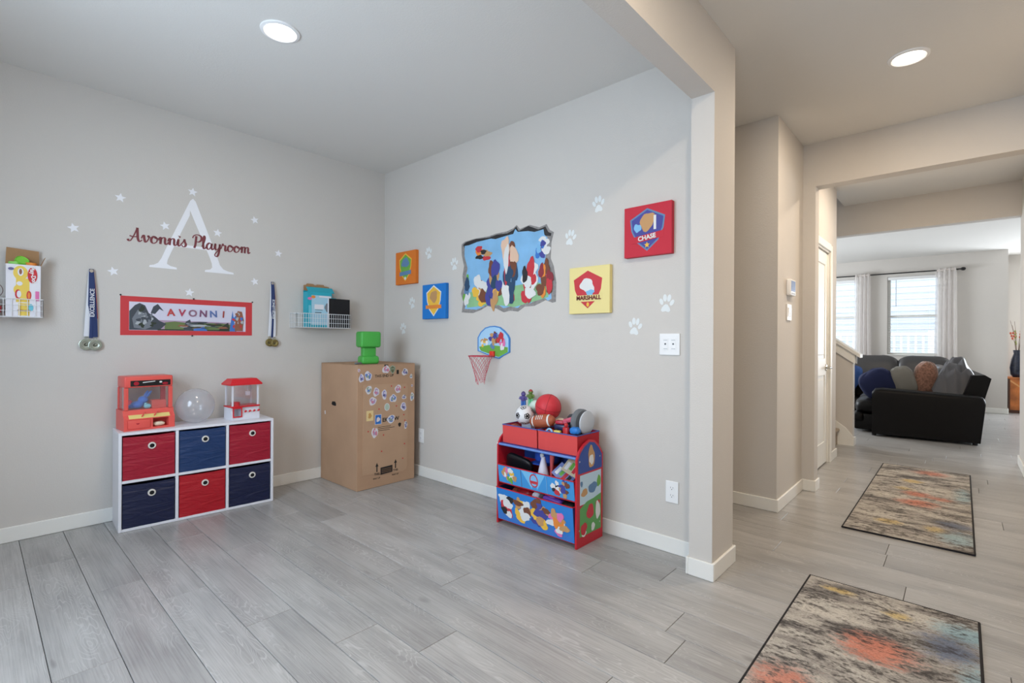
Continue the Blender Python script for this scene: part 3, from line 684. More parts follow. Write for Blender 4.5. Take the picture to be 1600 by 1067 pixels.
flat('printed_front', t, [(oval(-0.012, 0.245, 0.03, 0.04), YEL), (rect(-0.03, 0.024, 0.08, 0.215), YEL), (oval(-0.02, 0.15, 0.02, 0.028), YEL), (rect(-0.02, 0.025, 0.005, 0.075), YEL),
     (oval(-0.012, 0.25, 0.012, 0.022), CARD_W), (oval(-0.012, 0.252, 0.006, 0.016), BRN_P), (oval(-0.016, 0.185, 0.012, 0.012), CARD_W), (oval(-0.022, 0.125, 0.012, 0.026), LOGO), (oval(-0.018, 0.125, 0.009, 0.02), CARD_W),
     (oval(0.022, 0.12, 0.010, 0.026), LOGO), (oval(0.022, 0.12, 0.005, 0.018), ORG), (rect(0.048, 0.064, 0.09, 0.145), PINK), (oval(0.03, 0.05, 0.01, 0.022), CYAN), (rect(-0.025, 0.03, 0.03, 0.036), BRN_P),
     (oval(0.036, 0.235, 0.02, 0.045), LOGO), (oval(-0.05, 0.265, 0.012, 0.008), M('print_violet_grey', (112, 106, 150), 0.5))], -0.09, 0.0002)
rm = Matrix.Translation((0.038, -0.0945, 0.235)) @ Matrix.Rotation(PI/2, 4, 'X') @ Matrix.Rotation(-PI/2+0.12, 4, 'Z')
text('logo_lettering', 'Play-Doh', 0.026, WHITE, t, 0, 0, 0, rotm=rm, bold=0.0008)
LIME = M('lime_plastic', (132, 214, 70), 0.4); TANG = M('orange_plastic', (238, 142, 58), 0.4)
def lid(name, label, y, z, x, mat, r, tilt):
    o = part(name, mat, None, lambda bm: lathe(bm, [(r*0.9, -0.012), (r, -0.010), (r, 0.006), (r*0.93, 0.010), (r*0.86, 0.006), (0.002, 0.006)], seg=24), True)
    o.location = (x, y, z); o.rotation_euler = (0, tilt, 0.4); return tag(o, label, 'tub lid', 'dough tubs in the box')
lid('dough_tub', 'lime green dough tub lid tipped up in the open box at far left', -2.437, 1.612, 0.080, LIME, 0.030, 0.9)
lid('dough_tub', 'flat pale green dough tub at the left side of the open box', -2.466, 1.594, 0.075, M('pale_green_plastic', (150, 218, 110), 0.4), 0.026, 0.0)
lid('dough_tub', 'orange dough tub at the right side of the open box', -2.402, 1.594, 0.076, TANG, 0.028, 0.0)
# small things left of the dough box, at the picture's edge
o = part('toy_bowl', M('toy_red', (206, 40, 50), 0.35), None, lambda bm: lathe(bm, [(0.020, 0), (0.036, 0.02), (0.041, 0.055), (0.038, 0.055), (0.033, 0.022), (0.002, 0.006)], seg=24), True)
o.location = (0.075, -2.556, 1.2955); tag(o, 'red plastic toy bowl at far left edge in the wire basket', 'toy')
o = part('crumpled_bag', M('clear_bag_grey', (196, 196, 200), 0.35), None, lambda bm: pillow(bm, (0, 0, 0), 0.030, 0.030, 0.024, 0.8, 0.9, wob=0.10, seed=4), True)
o.location = (0.075, -2.556, 1.372); tag(o, 'crumpled grey bag lying on the red toy bowl at far left', 'bag')
o = part('toy_hoop', M('thin_brown_plastic', (120, 96, 92), 0.4), None, lambda bm: tube(bm, [(0.0, 0.045*math.cos(a), 0.045*math.sin(a)) for a in [2*PI*k/24 for k in range(24)]], 0.002, 6, True), True)
o.location = (0.05, -2.556, 1.44); tag(o, 'thin brown ring standing behind the grey bag at far left', 'toy')

basket(-0.885, -0.412, 1.272, 1.386, 0.12, 'white wire basket above the cardboard box, holding a turquoise box', 24, 3)
TURQ = M('turquoise_card', (42, 168, 188), 0.5); LBLU = M('pale_blue_card', (168, 208, 226), 0.5)
t = on_left('turquoise_box', 'open turquoise toy box in the wire basket above the cardboard box', 'box', -0.665, 1.2745, off=0.02)
part('carton', TURQ, t, lambda bm: [box(bm, -0.12, 0.09, -0.075, -0.073, 0, 0.29), box(bm, -0.12, 0.13, -0.002, 0, 0, 0.305), box(bm, -0.12, -0.118, -0.073, -0.002, 0, 0.29), box(bm, 0.128, 0.13, -0.073, -0.002, 0, 0.25), box(bm, 0.09, 0.13, -0.075, -0.073, 0, 0.25)])
part('back_flap', KRAFT, t, lambda bm: poly(bm, [(-0.118, 0.305), (0.12, 0.305), (0.10, 0.348), (0.06, 0.352), (0.055, 0.362), (-0.005, 0.362), (-0.01, 0.355), (-0.03, 0.355), (-0.035, 0.364), (-0.09, 0.364), (-0.10, 0.352), (-0.118, 0.35)], -0.002, 0))
part('front_flap', TURQ, t, lambda bm: polyx(bm, [(-0.075, 0.29), (-0.03, 0.335), (-0.028, 0.333), (-0.073, 0.288)], -0.11, 0.115))
flat('printed_front', t, [(rect(-0.085, 0.085, 0.02, 0.265), LBLU), (rect(-0.06, 0.02, 0.15, 0.19), CARD_W), (rect(-0.055, 0.0, 0.12, 0.126), GRY_P), (rect(-0.055, 0.01, 0.142, 0.146), GRY_P), (rect(-0.02, 0.085, 0.248, 0.262), CARD_W),
     (blob(0.05, 0.165, 0.022, 0.035, 5), GRY2_P), (oval(-0.10, 0.235, 0.018, 0.012), PINK), (oval(-0.07, 0.25, 0.018, 0.012), ORG), (rect(-0.11, -0.09, 0.03, 0.18), CYAN)], -0.075, 0.0002)
t = on_left('black_box', 'flat black box standing in front of the turquoise box', 'box', -0.515, 1.2745, off=0.098)
part('board', BLACK, t, lambda bm: box(bm, -0.092, 0.10, -0.012, 0, 0, 0.245, 0.002, 1))
part('side_strip', CARD_W, t, lambda bm: box(bm, -0.098, -0.0925, -0.012, 0, 0, 0.245))
# small picture hooks / nail holes stay part of the wall

# ================================================================ WALL B (back wall): local x = world x, front = -y
PAW = M('pale_paw_vinyl', (226, 230, 230), 0.55)
def paw_pts(): return [oval(-0.030, 0.012, 0.011, 0.019, 14, 0.45), oval(-0.011, 0.034, 0.0115, 0.021, 14, 0.12), oval(0.014, 0.034, 0.0115, 0.021, 14, -0.12), oval(0.033, 0.010, 0.011, 0.019, 14, -0.5),
    [(-0.028, -0.038), (-0.018, -0.045), (0.0, -0.040), (0.018, -0.045), (0.028, -0.036), (0.024, -0.022), (0.010, -0.004), (-0.002, 0.0), (-0.012, -0.006), (-0.024, -0.022)]]
paws = [(0.672, 1.914, 'just right of the orange canvas', 0.25), (1.004, 1.787, 'touching the left of the mural', 0.1), (0.440, 1.498, 'left of the blue canvas', 0.3), (0.308, 1.273, 'lowest at the left, above the cardboard box', 0.2),
        (2.362, 2.023, 'high up, left of the red canvas', 0.1), (2.149, 1.844, 'between the mural and the red canvas', -0.2), (2.811, 1.384, 'right below the red canvas, above the socket plate', -0.1), (2.617, 1.257, 'left of the upper socket plate', -0.15)]
for x, z, w, rot in paws:
    def pf(bm):
        for q in paw_pts(): poly(bm, [(a*math.cos(rot)-b*math.sin(rot), a*math.sin(rot)+b*math.cos(rot)) for a, b in q], -0.0008, 0)
    o = part('paw_decal', PAW, None, pf); o.location = (x, -0.0004, z); tag(o, 'white paw print decal ' + w, 'decal', 'white paw print decals')
# --- stretched canvases
def shield(cx, cz, w, h): return [(cx-w, cz+h*0.55), (cx-w*0.55, cz+h*0.75), (cx, cz+h), (cx+w*0.55, cz+h*0.75), (cx+w, cz+h*0.55), (cx+w*0.92, cz), (cx+w*0.62, cz-h*0.55), (cx, cz-h), (cx-w*0.62, cz-h*0.55), (cx-w*0.92, cz)]
def canvas(name, label, x0, x1, z0, z1, col, lay, words=None, wcol=None, wz=0.1, wsize=0.035, wrot=0.0):
    t = on_back(name, label, 'canvas', (x0+x1)/2, z0, 'square canvases'); a = (x1-x0)/2; h = z1-z0
    part('stretched_canvas', col, t, lambda bm: box(bm, -a, a, -0.034, -0.0005, 0, h, 0.003, 2))
    flat('printed_emblem', t, lay, -0.034, 0.0003)
    if words: text('lettering', words, wsize, wcol, t, 0, wz, -0.0385, 0.0005, rot=wrot, bold=0.0012)
C_OR = M('canvas_orange', (222, 120, 40), 0.7, bump=0.15, bscale=500); C_BL = M('canvas_blue', (30, 122, 205), 0.7, bump=0.15, bscale=500)
C_YE = M('canvas_cream', (236, 220, 150), 0.7, bump=0.15, bscale=500); C_RE = M('canvas_red', (196, 44, 62), 0.7, bump=0.15, bscale=500)
S_WH = M('print_soft_white', (226, 226, 224), 0.6); S_GN = M('print_leaf', (112, 172, 72), 0.6); S_BG = M('print_blue_grey', (96, 132, 170), 0.6); S_YE = M('print_amber', (240, 190, 70), 0.6)
S_TN = M('print_tan', (196, 150, 100), 0.6); S_RD = M('print_scarlet', (200, 56, 66), 0.6); S_NV = M('print_indigo', (70, 72, 150), 0.6); S_SK = M('print_sky', (128, 186, 226), 0.6); S_BR = M('print_chestnut', (120, 72, 52), 0.6)
canvas('wall_canvas', 'orange square canvas with a green shield, nearest the corner', 0.235, 0.533, 1.670, 1.962, C_OR,
       [(shield(0, 0.15, 0.092, 0.125), S_YE), (shield(0, 0.15, 0.082, 0.113), S_GN), (blob(0, 0.19, 0.05, 0.045, 3), S_BG), ([(-0.085, 0.075), (0.085, 0.085), (0.085, 0.12), (-0.085, 0.11)], S_BG), (oval(0, 0.052, 0.014, 0.014), S_WH)])
canvas('wall_canvas', 'bright blue square canvas with a yellow shield, left of the mural', 0.632, 0.938, 1.352, 1.642, C_BL,
       [(shield(0, 0.15, 0.098, 0.13), S_WH), (shield(0, 0.15, 0.088, 0.118), S_YE), (blob(0, 0.185, 0.052, 0.045, 6), S_TN), ([(-0.105, 0.085), (0.1, 0.085), (0.1, 0.115), (-0.105, 0.115)], ORG)])
canvas('wall_canvas', 'cream square canvas with a red shield reading MARSHALL', 2.168, 2.466, 1.346, 1.640, C_YE,
       [(shield(-0.008, 0.15, 0.105, 0.118), S_RD), (blob(-0.012, 0.175, 0.05, 0.045, 12), S_WH), (blob(0.01, 0.13, 0.03, 0.018, 2), S_SK), ([(-0.10, 0.075), (0.095, 0.075), (0.095, 0.115), (-0.10, 0.115)], C_YE), (oval(-0.006, 0.056, 0.01, 0.014), S_YE)],
       'MARSHALL', M('print_maroon', (112, 34, 40), 0.6), 0.097, 0.037)
canvas('wall_canvas', 'red square canvas with a blue shield reading CHASE, highest on the wall', 2.563, 2.856, 1.662, 1.955, C_RE,
       [(shield(0, 0.15, 0.108, 0.122), S_BG), (shield(0, 0.15, 0.098, 0.112), S_NV), (blob(0.0, 0.195, 0.045, 0.05, 15), S_TN), (blob(-0.06, 0.165, 0.022, 0.025, 7), S_SK), (rect(0.04, 0.055, 0.145, 0.225), S_WH), ([(-0.10, 0.075), (0.10, 0.098), (0.10, 0.135), (-0.10, 0.112)], C_RE), (star_pts(0.02), S_YE)][:-1] + [([(a-0.0, b+0.062) for a, b in star_pts(0.018)], S_YE)],
       'CHASE', S_WH, 0.104, 0.036, 0.11)
def cluster(cx, cz, rx, rz, cols, n, seed):
    """busy group of plain rounded colour patches"""
    r = random.Random(seed); o = []
    for k in range(n):
        a = r.uniform(0, 2*PI); d = math.sqrt(r.random())*0.8
        o.append((blob(cx+rx*d*math.cos(a), cz+rz*d*math.sin(a), rx*r.uniform(0.28, 0.6), rz*r.uniform(0.2, 0.42), seed*31+k, 16, 0.2), cols[k % len(cols)]))
    return o
# --- torn-wall mural: sky and meadow with plain coloured shapes
mo = [(1.091, 1.938), (1.129, 1.953), (1.241, 1.963), (1.401, 1.96), (1.469, 1.969), (1.584, 1.97), (1.648, 1.984), (1.679, 2.002), (1.71, 1.969), (1.801, 1.984), (1.889, 1.954), (1.952, 1.966), (1.98, 1.923), (2.015, 1.902), (1.995, 1.839), (1.989, 1.731), (2.016, 1.674), (2.038, 1.564), (2.035, 1.434), (2.005, 1.43), (1.949, 1.45), (1.849, 1.415), (1.76, 1.414), (1.699, 1.381), (1.621, 1.39), (1.557, 1.381), (1.473, 1.414), (1.388, 1.435), (1.318, 1.407), (1.228, 1.386), (1.096, 1.396), (1.114, 1.479), (1.085, 1.545), (1.113, 1.608), (1.103, 1.686), (1.121, 1.761), (1.092, 1.854)]
MX, MZ = 1.56, 1.38
t = on_back('mural_decal', 'wide mural decal like a hole broken through the wall, sky and meadow inside', 'decal', MX, MZ)
mo = [(x-MX, z-MZ) for x, z in mo]
STONE = M('print_stone', (142, 138, 136), 0.6, var=0.25, vscale=40); STONED = M('print_stone_dark', (44, 42, 44), 0.6, var=0.3, vscale=30)
MSKY = M('print_mural_sky', (134, 186, 226), 0.6, var=0.10, vscale=6); MEAD = M('print_meadow', (142, 190, 140), 0.6, var=0.10, vscale=9)
def inset(P, k, cx=0.0, cz=0.30, jit=0.0, seed=1):
    r = random.Random(seed); return [(cx+(x-cx)*k+r.uniform(-jit, jit), cz+(z-cz)*k+r.uniform(-jit, jit)) for x, z in P]
ins = inset(mo, 0.905, 0, 0.29, 0.012)
topd = [(p[0], p[1]) for p in inset(mo, 0.965, 0, 0.30, 0.006, 5)]
L = [(mo, STONE), ([topd[0]] + topd[1:14] + [(0.43, 0.50), (0.2, 0.54), (0.0, 0.55), (-0.2, 0.54), (-0.42, 0.50)], STONED), (ins, MSKY)]
low = [p for p in ins if p[1] < 0.19]; xs = sorted(low)
L.append(([(-0.41, 0.16), (-0.2, 0.20), (0.05, 0.185), (0.3, 0.20), (0.42, 0.17), (0.41, 0.09), (0.25, 0.06), (0.10, 0.035), (-0.05, 0.055), (-0.2, 0.06), (-0.40, 0.05)], MEAD))
# plain rounded colour patches scattered over sky and meadow
M('print_azure', (60, 120, 200), 0.6); M('print_teal_dark', (44, 74, 104), 0.6); M('print_peach', (232, 196, 170), 0.6); M('print_wine', (140, 50, 60), 0.6)
mm = MATS
L += cluster(0.355, 0.40, 0.06, 0.11, [S_WH, mm['print_azure'], S_SK, S_NV, S_WH], 9, 1) + cluster(-0.22, 0.46, 0.09, 0.07, [S_TN, S_RD, STONED, ORG, S_TN], 8, 2)
L += cluster(-0.40, 0.20, 0.05, 0.12, [S_GN, S_BG, mm['print_teal_dark'], S_WH], 8, 3) + cluster(-0.26, 0.17, 0.085, 0.13, [S_TN, S_WH, S_YE, S_BR, S_YE, S_WH], 12, 4)
L += cluster(-0.11, 0.20, 0.085, 0.17, [S_NV, S_TN, S_BR, S_NV, S_YE, mm['print_teal_dark']], 14, 5) + cluster(0.05, 0.30, 0.075, 0.26, [S_RD, mm['print_teal_dark'], mm['print_peach'], S_WH, S_BR, mm['print_teal_dark'], mm['print_peach']], 18, 6)
L += cluster(0.255, 0.20, 0.085, 0.17, [S_WH, S_RD, S_WH, STONED, S_RD], 14, 7) + cluster(0.385, 0.19, 0.07, 0.14, [S_BR, mm['print_wine'], ORG, S_BR, S_RD], 12, 8)
L = [(pts, m) for pts, m in L]
flat('printed_scene', t, L, 0.0, 0.00006)
# --- toy basketball hoop
bo = [(1.292, 1.092), (1.291, 1.196), (1.324, 1.239), (1.374, 1.271), (1.423, 1.281), (1.471, 1.283), (1.526, 1.274), (1.573, 1.246), (1.612, 1.213), (1.626, 1.189), (1.626, 1.089), (1.561, 1.063), (1.521, 1.04), (1.494, 1.042), (1.382, 1.069), (1.318, 1.087)]
HX, HZ = 1.459, 1.04
t = on_back('basketball_hoop', 'toy basketball hoop with blue rimmed backboard and red net', 'hoop', HX, HZ)
bo = [(x-HX, z-HZ) for x, z in bo]
part('backboard', M('hoop_blue', (74, 138, 206), 0.4), t, lambda bm: poly(bm, bo, -0.010, 0))
bi = inset(bo, 0.93, 0, 0.12)
flat('board_print', t, [(bi, M('print_board_sky', (168, 208, 238), 0.5)), ([(-0.15, 0.085), (-0.05, 0.10), (0.05, 0.095), (0.15, 0.085), (0.15, 0.05), (0.06, 0.012), (-0.02, 0.03), (-0.13, 0.055)], S_GN), *cluster(-0.095, 0.12, 0.035, 0.05, [S_TN, S_WH, S_YE], 7, 11), *cluster(0.005, 0.14, 0.045, 0.08, [S_NV, S_TN, S_BG, S_BR], 10, 12), *cluster(0.085, 0.13, 0.042, 0.065, [S_RD, S_WH, PINK, S_RD], 9, 13)], -0.010, 0.00012)
HRED = M('hoop_red', (222, 62, 44), 0.4); NETR = M('net_red', (196, 66, 84), 0.6)
part('bracket', HRED, t, lambda bm: [box(bm, -0.022, 0.022, -0.03, -0.0105, 0.012, 0.055, 0.004, 2), box(bm, -0.016, 0.016, -0.042, -0.03, 0.012, 0.028, 0.003, 1)])
RC, RR, RZ = (-0.012, -0.128), 0.088, 0.020
rim = part('rim', NETR, t, lambda bm: tube(bm, [(RC[0]+RR*math.cos(a), RC[1]+RR*math.sin(a), RZ) for a in [2*PI*k/36 for k in range(36)]], 0.0035, 8, True), True)
def net(bm):
    n = 10; lv = 6
    def P(i, k):
        f = i/lv; r = RR*(1 - 0.62*min(1, f*1.15)**0.8) ; a = 2*PI*(k + 0.5*(i % 2))/n
        return (RC[0]+r*math.cos(a), RC[1]+r*math.sin(a), RZ - 0.195*f + (0.015*math.sin(k*2.1) if i == lv else 0))
    for i in range(lv):
        for k in range(n):
            k2 = k if i % 2 == 0 else k+1
            tube(bm, [P(i, k), P(i+1, k2)], 0.0014, 4); tube(bm, [P(i, k), P(i+1, k2-1)], 0.0014, 4)
part('net', NETR, t, net)
# --- plates on the wall
def plate(name, label, cat, x, z, w, h, kind):
    t = on_back(name, label, cat, x, z); a, b = w/2, h/2
    part('plate', WHITE, t, lambda bm: box(bm, -a, a, -0.007, -0.0003, -b, b, 0.003, 2))
    GR = M('slot_grey', (96, 98, 104), 0.5)
    if kind == 'outlet':
        for dz in (0.021, -0.021):
            part('socket', WHITE, t, lambda bm: poly(bm, oval(0, dz, 0.017, 0.015, 16), -0.0085, -0.007))
            [part('slot', GR, t, lambda bm: poly(bm, q, -0.0088, -0.0084)) for q in (rect(-0.0075, -0.0055, dz, dz+0.008), rect(0.0055, 0.0075, dz, dz+0.007), oval(0, dz-0.006, 0.0026, 0.0026, 8))]
    else:
        for dx in (-0.023, 0.023):
            part('toggle_frame', WHITE, t, lambda bm: box(bm, dx-0.016, dx+0.016, -0.0085, -0.007, -0.033, 0.033, 0.001, 1))
            part('dial', GR, t, lambda bm: cyl(bm, (dx, -0.0125, 0.002), 0.0045, 0.004, 'y', 12))
            [part('mark', M('mark_grey', (172, 176, 182), 0.5), t, lambda bm: poly(bm, rect(dx-0.011, dx+0.011, z0, z0+0.003), -0.0088, -0.0084)) for z0 in (-0.026, 0.022)]
plate('control_plate', 'square white double wall plate below the red canvas', 'wall plate', 2.834, 1.158, 0.119, 0.121, 'double')
plate('power_outlet', 'white power outlet low on the wall near the pillar', 'outlet', 2.853, 0.339, 0.074, 0.120, 'outlet')
plate('power_outlet', 'white power outlet half hidden by the cardboard box', 'outlet', 0.585, 0.348, 0.074, 0.120, 'outlet')
# ================================================================ CUBE SHELF
SR = math.radians(86.8); SO = Vector((0.297, -2.031, 0)); SW, SH, SD, ST = 0.885, 0.60, 0.288, 0.016
SX = Vector((math.cos(SR), math.sin(SR), 0)); SY = Vector((-math.sin(SR), math.cos(SR), 0))
def sloc(x, y, z): return tuple(SO + SX*x + SY*y + Vector((0, 0, z)))
LAM = M('white_laminate', (226, 226, 232), 0.45)
sh = thing('cube_shelf', 'white six-cube shelf with red and navy bins against the wall', 'shelf', tuple(SO), SR)
part('top_panel', LAM, sh, lambda bm: box(bm, 0, SW, 0, SD, SH-ST, SH, 0.0015, 1))
part('bottom_panel', LAM, sh, lambda bm: box(bm, ST, SW-ST, 0, SD, 0.001, ST, 0.0015, 1))
for x in (0, SW-ST): part('side_panel', LAM, sh, lambda bm: box(bm, x, x+ST, 0, SD, 0.001, SH-ST, 0.0015, 1))
CW = (SW - 4*ST)/3
for k in (1, 2): part('divider', LAM, sh, lambda bm: box(bm, k*(CW+ST), k*(CW+ST)+ST, 0.001, SD-0.006, ST, SH-ST, 0.0012, 1))
for k in range(3): part('shelf_board', LAM, sh, lambda bm: box(bm, ST+k*(CW+ST), ST+k*(CW+ST)+CW, 0.0015, SD-0.006, SH/2-ST/2, SH/2+ST/2, 0.0012, 1))
part('back_board', LAM, sh, lambda bm: box(bm, ST, SW-ST, SD-0.005, SD-0.001, ST, SH-ST))
FRED = make_bin_fabric('bin_crimson', (158, 16, 44)); FNAVY = make_bin_fabric('bin_navy', (14, 24, 60)); FBLUE = make_bin_fabric('bin_blue', (20, 52, 98)); FRED2 = make_bin_fabric('bin_red', (172, 14, 32))
EYE = M('eyelet_white', (224, 218, 210), 0.35)
bins = [(0, 1, FRED, 'crimson fabric bin in the upper left cube of the shelf'), (1, 1, FBLUE, 'blue fabric bin in the upper middle cube of the shelf'), (2, 1, FRED, 'crimson fabric bin in the upper right cube of the shelf'),
        (0, 0, FNAVY, 'navy fabric bin in the lower left cube of the shelf'), (1, 0, FRED2, 'bright red fabric bin in the lower middle cube of the shelf'), (2, 0, FNAVY, 'navy fabric bin in the lower right cube of the shelf')]
for ci, (i, j, m, lab) in enumerate(bins):
    zb = ST if j == 0 else SH/2+ST/2
    t = thing('fabric_bin', lab, 'bin', sloc(ST+i*(CW+ST)+CW/2, 0.008, zb+0.0006), SR, 'fabric bins in the cube shelf')
    w = CW/2 - 0.005; h = (SH/2 - ST*1.5) - [0.012, 0.010, 0.008, 0.014, 0.008, 0.012][ci]
    def body(bm):
        # front wall slightly bowed, sides and back straight
        n, mm = 9, 8; g = []
        for b in range(mm+1):
            row = []
            for a in range(n+1):
                u, v = a/n*2-1, b/mm; bow = -0.006*(1-u*u)*math.sin(v*PI) + 0.0015*math.sin(7*u+3*v+ci)+0.001*math.sin(11*v-4*u+ci*2)
                row.append(bm.verts.new((u*w, bow*(1 if abs(u) < 1 else 0), v*h - 0.004*(1-u*u)*(b == mm))))
            g.append(row)
        for b in range(mm):
            for a in range(n): bm.faces.new((g[b][a], g[b][a+1], g[b+1][a+1], g[b+1][a]))
        for b0 in [(-w, -w+0.004, 0.002, 0.25, 0, h), (w-0.004, w, 0.002, 0.25, 0, h), (-w+0.004, w-0.004, 0.246, 0.25, 0, h), (-w+0.004, w-0.004, 0.004, 0.246, 0, 0.004), (-w+0.004, w-0.004, 0.003, 0.006, 0, h-0.006)]: box(bm, *b0)
    part('bin_body', m, t, body, True, angle=50)
    part('eyelet', EYE, t, lambda bm: lathe(bm, [(0.0125, -0.006), (0.013, -0.010), (0.019, -0.010), (0.0215, -0.006), (0.0215, -0.003)], (0.012, -0.002, h*0.75), 'y', 24, cap=False), True)
    part('eyelet_hole', DARK, t, lambda bm: lathe(bm, [(0.001, -0.0085), (0.0128, -0.0085), (0.0128, -0.004)], (0.012, -0.002, h*0.75), 'y', 20), True)

# --- red arcade claw machine
CORAL = M('coral_red_plastic', (226, 90, 82), 0.35); DRED = M('deep_red_plastic', (168, 24, 44), 0.4)
CLEAR = Mclear('clear_plastic', (226, 228, 236), 0.05, 0.05, 0.05)
t = thing('claw_machine', 'coral red toy claw machine at the left end of the shelf', 'toy', sloc(0.163, 0.062, SH+0.0006), SR+math.radians(6))
A, D, HH = 0.128, 0.185, 0.335
def base(bm):
    prof = [(0.0, 0.0), (0.0, 0.075), (0.022, 0.095), (0.030, 0.125), (D, 0.125), (D, 0.0)]
    # left block, right block and the bridge above the prize opening
    for x0, x1, pr_ in [(-A-0.006, 0.015, prof), (0.100, A+0.006, prof)]: polyx(bm, pr_, x0, x1)
    polyx(bm, [(0.0, 0.068), (0.0, 0.075), (0.022, 0.095), (0.030, 0.125), (D, 0.125), (D, 0.068)], 0.015, 0.100)
    box(bm, 0.015, 0.100, 0.0, D, 0.0, 0.012); box(bm, 0.015, 0.100, 0.075, D, 0.012, 0.068)
part('base', CORAL, t, base)
part('drawer_face', CORAL, t, lambda bm: [box(bm, -A+0.012, 0.0, -0.006, 0.0, 0.012, 0.066, 0.005, 2)], True)
part('drawer_notch', DRED, t, lambda bm: poly(bm, [(-0.075, 0.046), (-0.055, 0.046), (-0.06, 0.039), (-0.065, 0.037), (-0.07, 0.039)], -0.0068, -0.006))
part('control_strip', M('control_cream', (226, 206, 128), 0.5), t, lambda bm: polyx(bm, [(-0.001, 0.074), (0.021, 0.0955), (0.022, 0.0945), (0.0, 0.073)], -A+0.02, A-0.02))
for x in (-0.035, 0.03): part('joystick', CORAL, t, lambda bm: [tube(bm, [(x-0.006, 0.008, 0.083), (x+0.004, 0.0, 0.106)], 0.004), ell(bm, (x+0.005, -0.001, 0.108), 0.0065, seg=10, rings=8)], True)
for x in (-A, A-0.022): part('post', CORAL, t, lambda bm: box(bm, x, x+0.022, 0.022, 0.044, 0.125, HH-0.07, 0.004, 2))
for x in (-A, A-0.022): part('rear_post', CORAL, t, lambda bm: box(bm, x, x+0.022, D-0.02, D, 0.125, HH-0.07, 0.003, 1))
hdp = part('header', CORAL, t, lambda bm: box(bm, -A, A, 0.018, D, HH-0.07, HH, 0.008, 3), True)
flat('sign', hdp, [(rect(-A+0.03, A-0.014, HH-0.062, HH-0.026), BLACK), (oval(-0.068, HH-0.044, 0.014, 0.012), DRED), (oval(0.085, HH-0.05, 0.016, 0.008), DRED), (oval(0.06, HH-0.040, 0.008, 0.006), S_WH), ([(-0.035, HH-0.042), (0.03, HH-0.036), (0.03, HH-0.031), (-0.035, HH-0.037)], S_WH)], 0.018, 0.0003)
part('front_pane', CLEAR, t, lambda bm: box(bm, -A+0.022, A-0.022, 0.030, 0.032, 0.126, HH-0.071))
for x in (-A+0.004, A-0.006): part('side_pane', CLEAR, t, lambda bm: box(bm, x, x+0.002, 0.045, D-0.021, 0.126, HH-0.071))
part('rear_pane', CLEAR, t, lambda bm: box(bm, -A+0.022, A-0.022, D-0.008, D-0.006, 0.126, HH-0.071))
part('chute', CORAL, t, lambda bm: [box(bm, 0.022, 0.10, 0.052, 0.054, 0.126, 0.175), box(bm, 0.022, 0.024, 0.054, 0.12, 0.126, 0.175), box(bm, 0.024, 0.10, 0.118, 0.12, 0.126, 0.175)])
part('claw_rail', DRED, t, lambda bm: box(bm, 0.072, 0.096, 0.06, 0.075, 0.176, HH-0.071))
# prizes inside and below
def placed(o, root_loc, rotz):
    o.location = root_loc; o.rotation_euler = (0, 0, rotz); return o
MR = SR+math.radians(6); MX_ = Vector((math.cos(MR), math.sin(MR), 0)); MY_ = Vector((-math.sin(MR), math.cos(MR), 0)); MO = Vector(sloc(0.163, 0.062, SH+0.0006))
def mloc(x, y, z): return tuple(MO + MX_*x + MY_*y + Vector((0, 0, z)))
t = thing('plush_toy', 'blue plush animal with long ears inside the coral claw machine', 'plush', mloc(-0.035, 0.09, 0.1265), MR)
PLB = M('plush_blue', (62, 122, 214), 0.9, bump=0.4, bscale=200, sheen=0.3)
part('plush_body', PLB, t, lambda bm: [ell(bm, (-0.012, 0, 0.024), 0.036, 0.028, 0.024), ell(bm, (-0.042, -0.006, 0.016), 0.02, 0.016, 0.014), ell(bm, (0.018, -0.005, 0.055), 0.027, 0.025, 0.024), ell(bm, (0.006, 0, 0.04), 0.02, 0.02, 0.02)], True)
for dx, ln in ((0.0, 0.05), (0.02, 0.045)): part('plush_ear', PLB, t, lambda bm: ell(bm, (0.034+dx*0.7, 0.004, 0.085), 0.009, 0.006, 0.03, mtx=Matrix.Rotation(0.45+dx*10, 4, 'Y')), True)
o = placed(part('toy_capsule', M('pink_shiny', (206, 62, 96), 0.3), None, lambda bm: [ell(bm, (0, 0, 0.028), 0.020, 0.022, 0.028)], True), mloc(-0.082, 0.115, 0.1265), MR); tag(o, 'pink capsule prize leaning in the left of the coral claw machine', 'toy')
o = placed(part('toy_capsule', M('aqua_shiny', (140, 206, 220), 0.3), None, lambda bm: [ell(bm, (0, 0, 0.016), 0.020, 0.014, 0.016), ell(bm, (-0.01, -0.004, 0.03), 0.009, seg=10, rings=8)], True), mloc(-0.002, 0.052, 0.1265), MR); tag(o, 'pale aqua prize beside the chute of the coral claw machine', 'toy')
o = placed(part('prize_ball', M('cream_shiny', (226, 216, 190), 0.4), None, lambda bm: pillow(bm, (0, 0, 0.014), 0.032, 0.02, 0.014, 0.7, 0.8, wob=0.03, seed=5), True), mloc(0.055, 0.034, 0.0125), MR); tag(o, 'cream wrapped prize lying in the coral machine opening', 'toy')
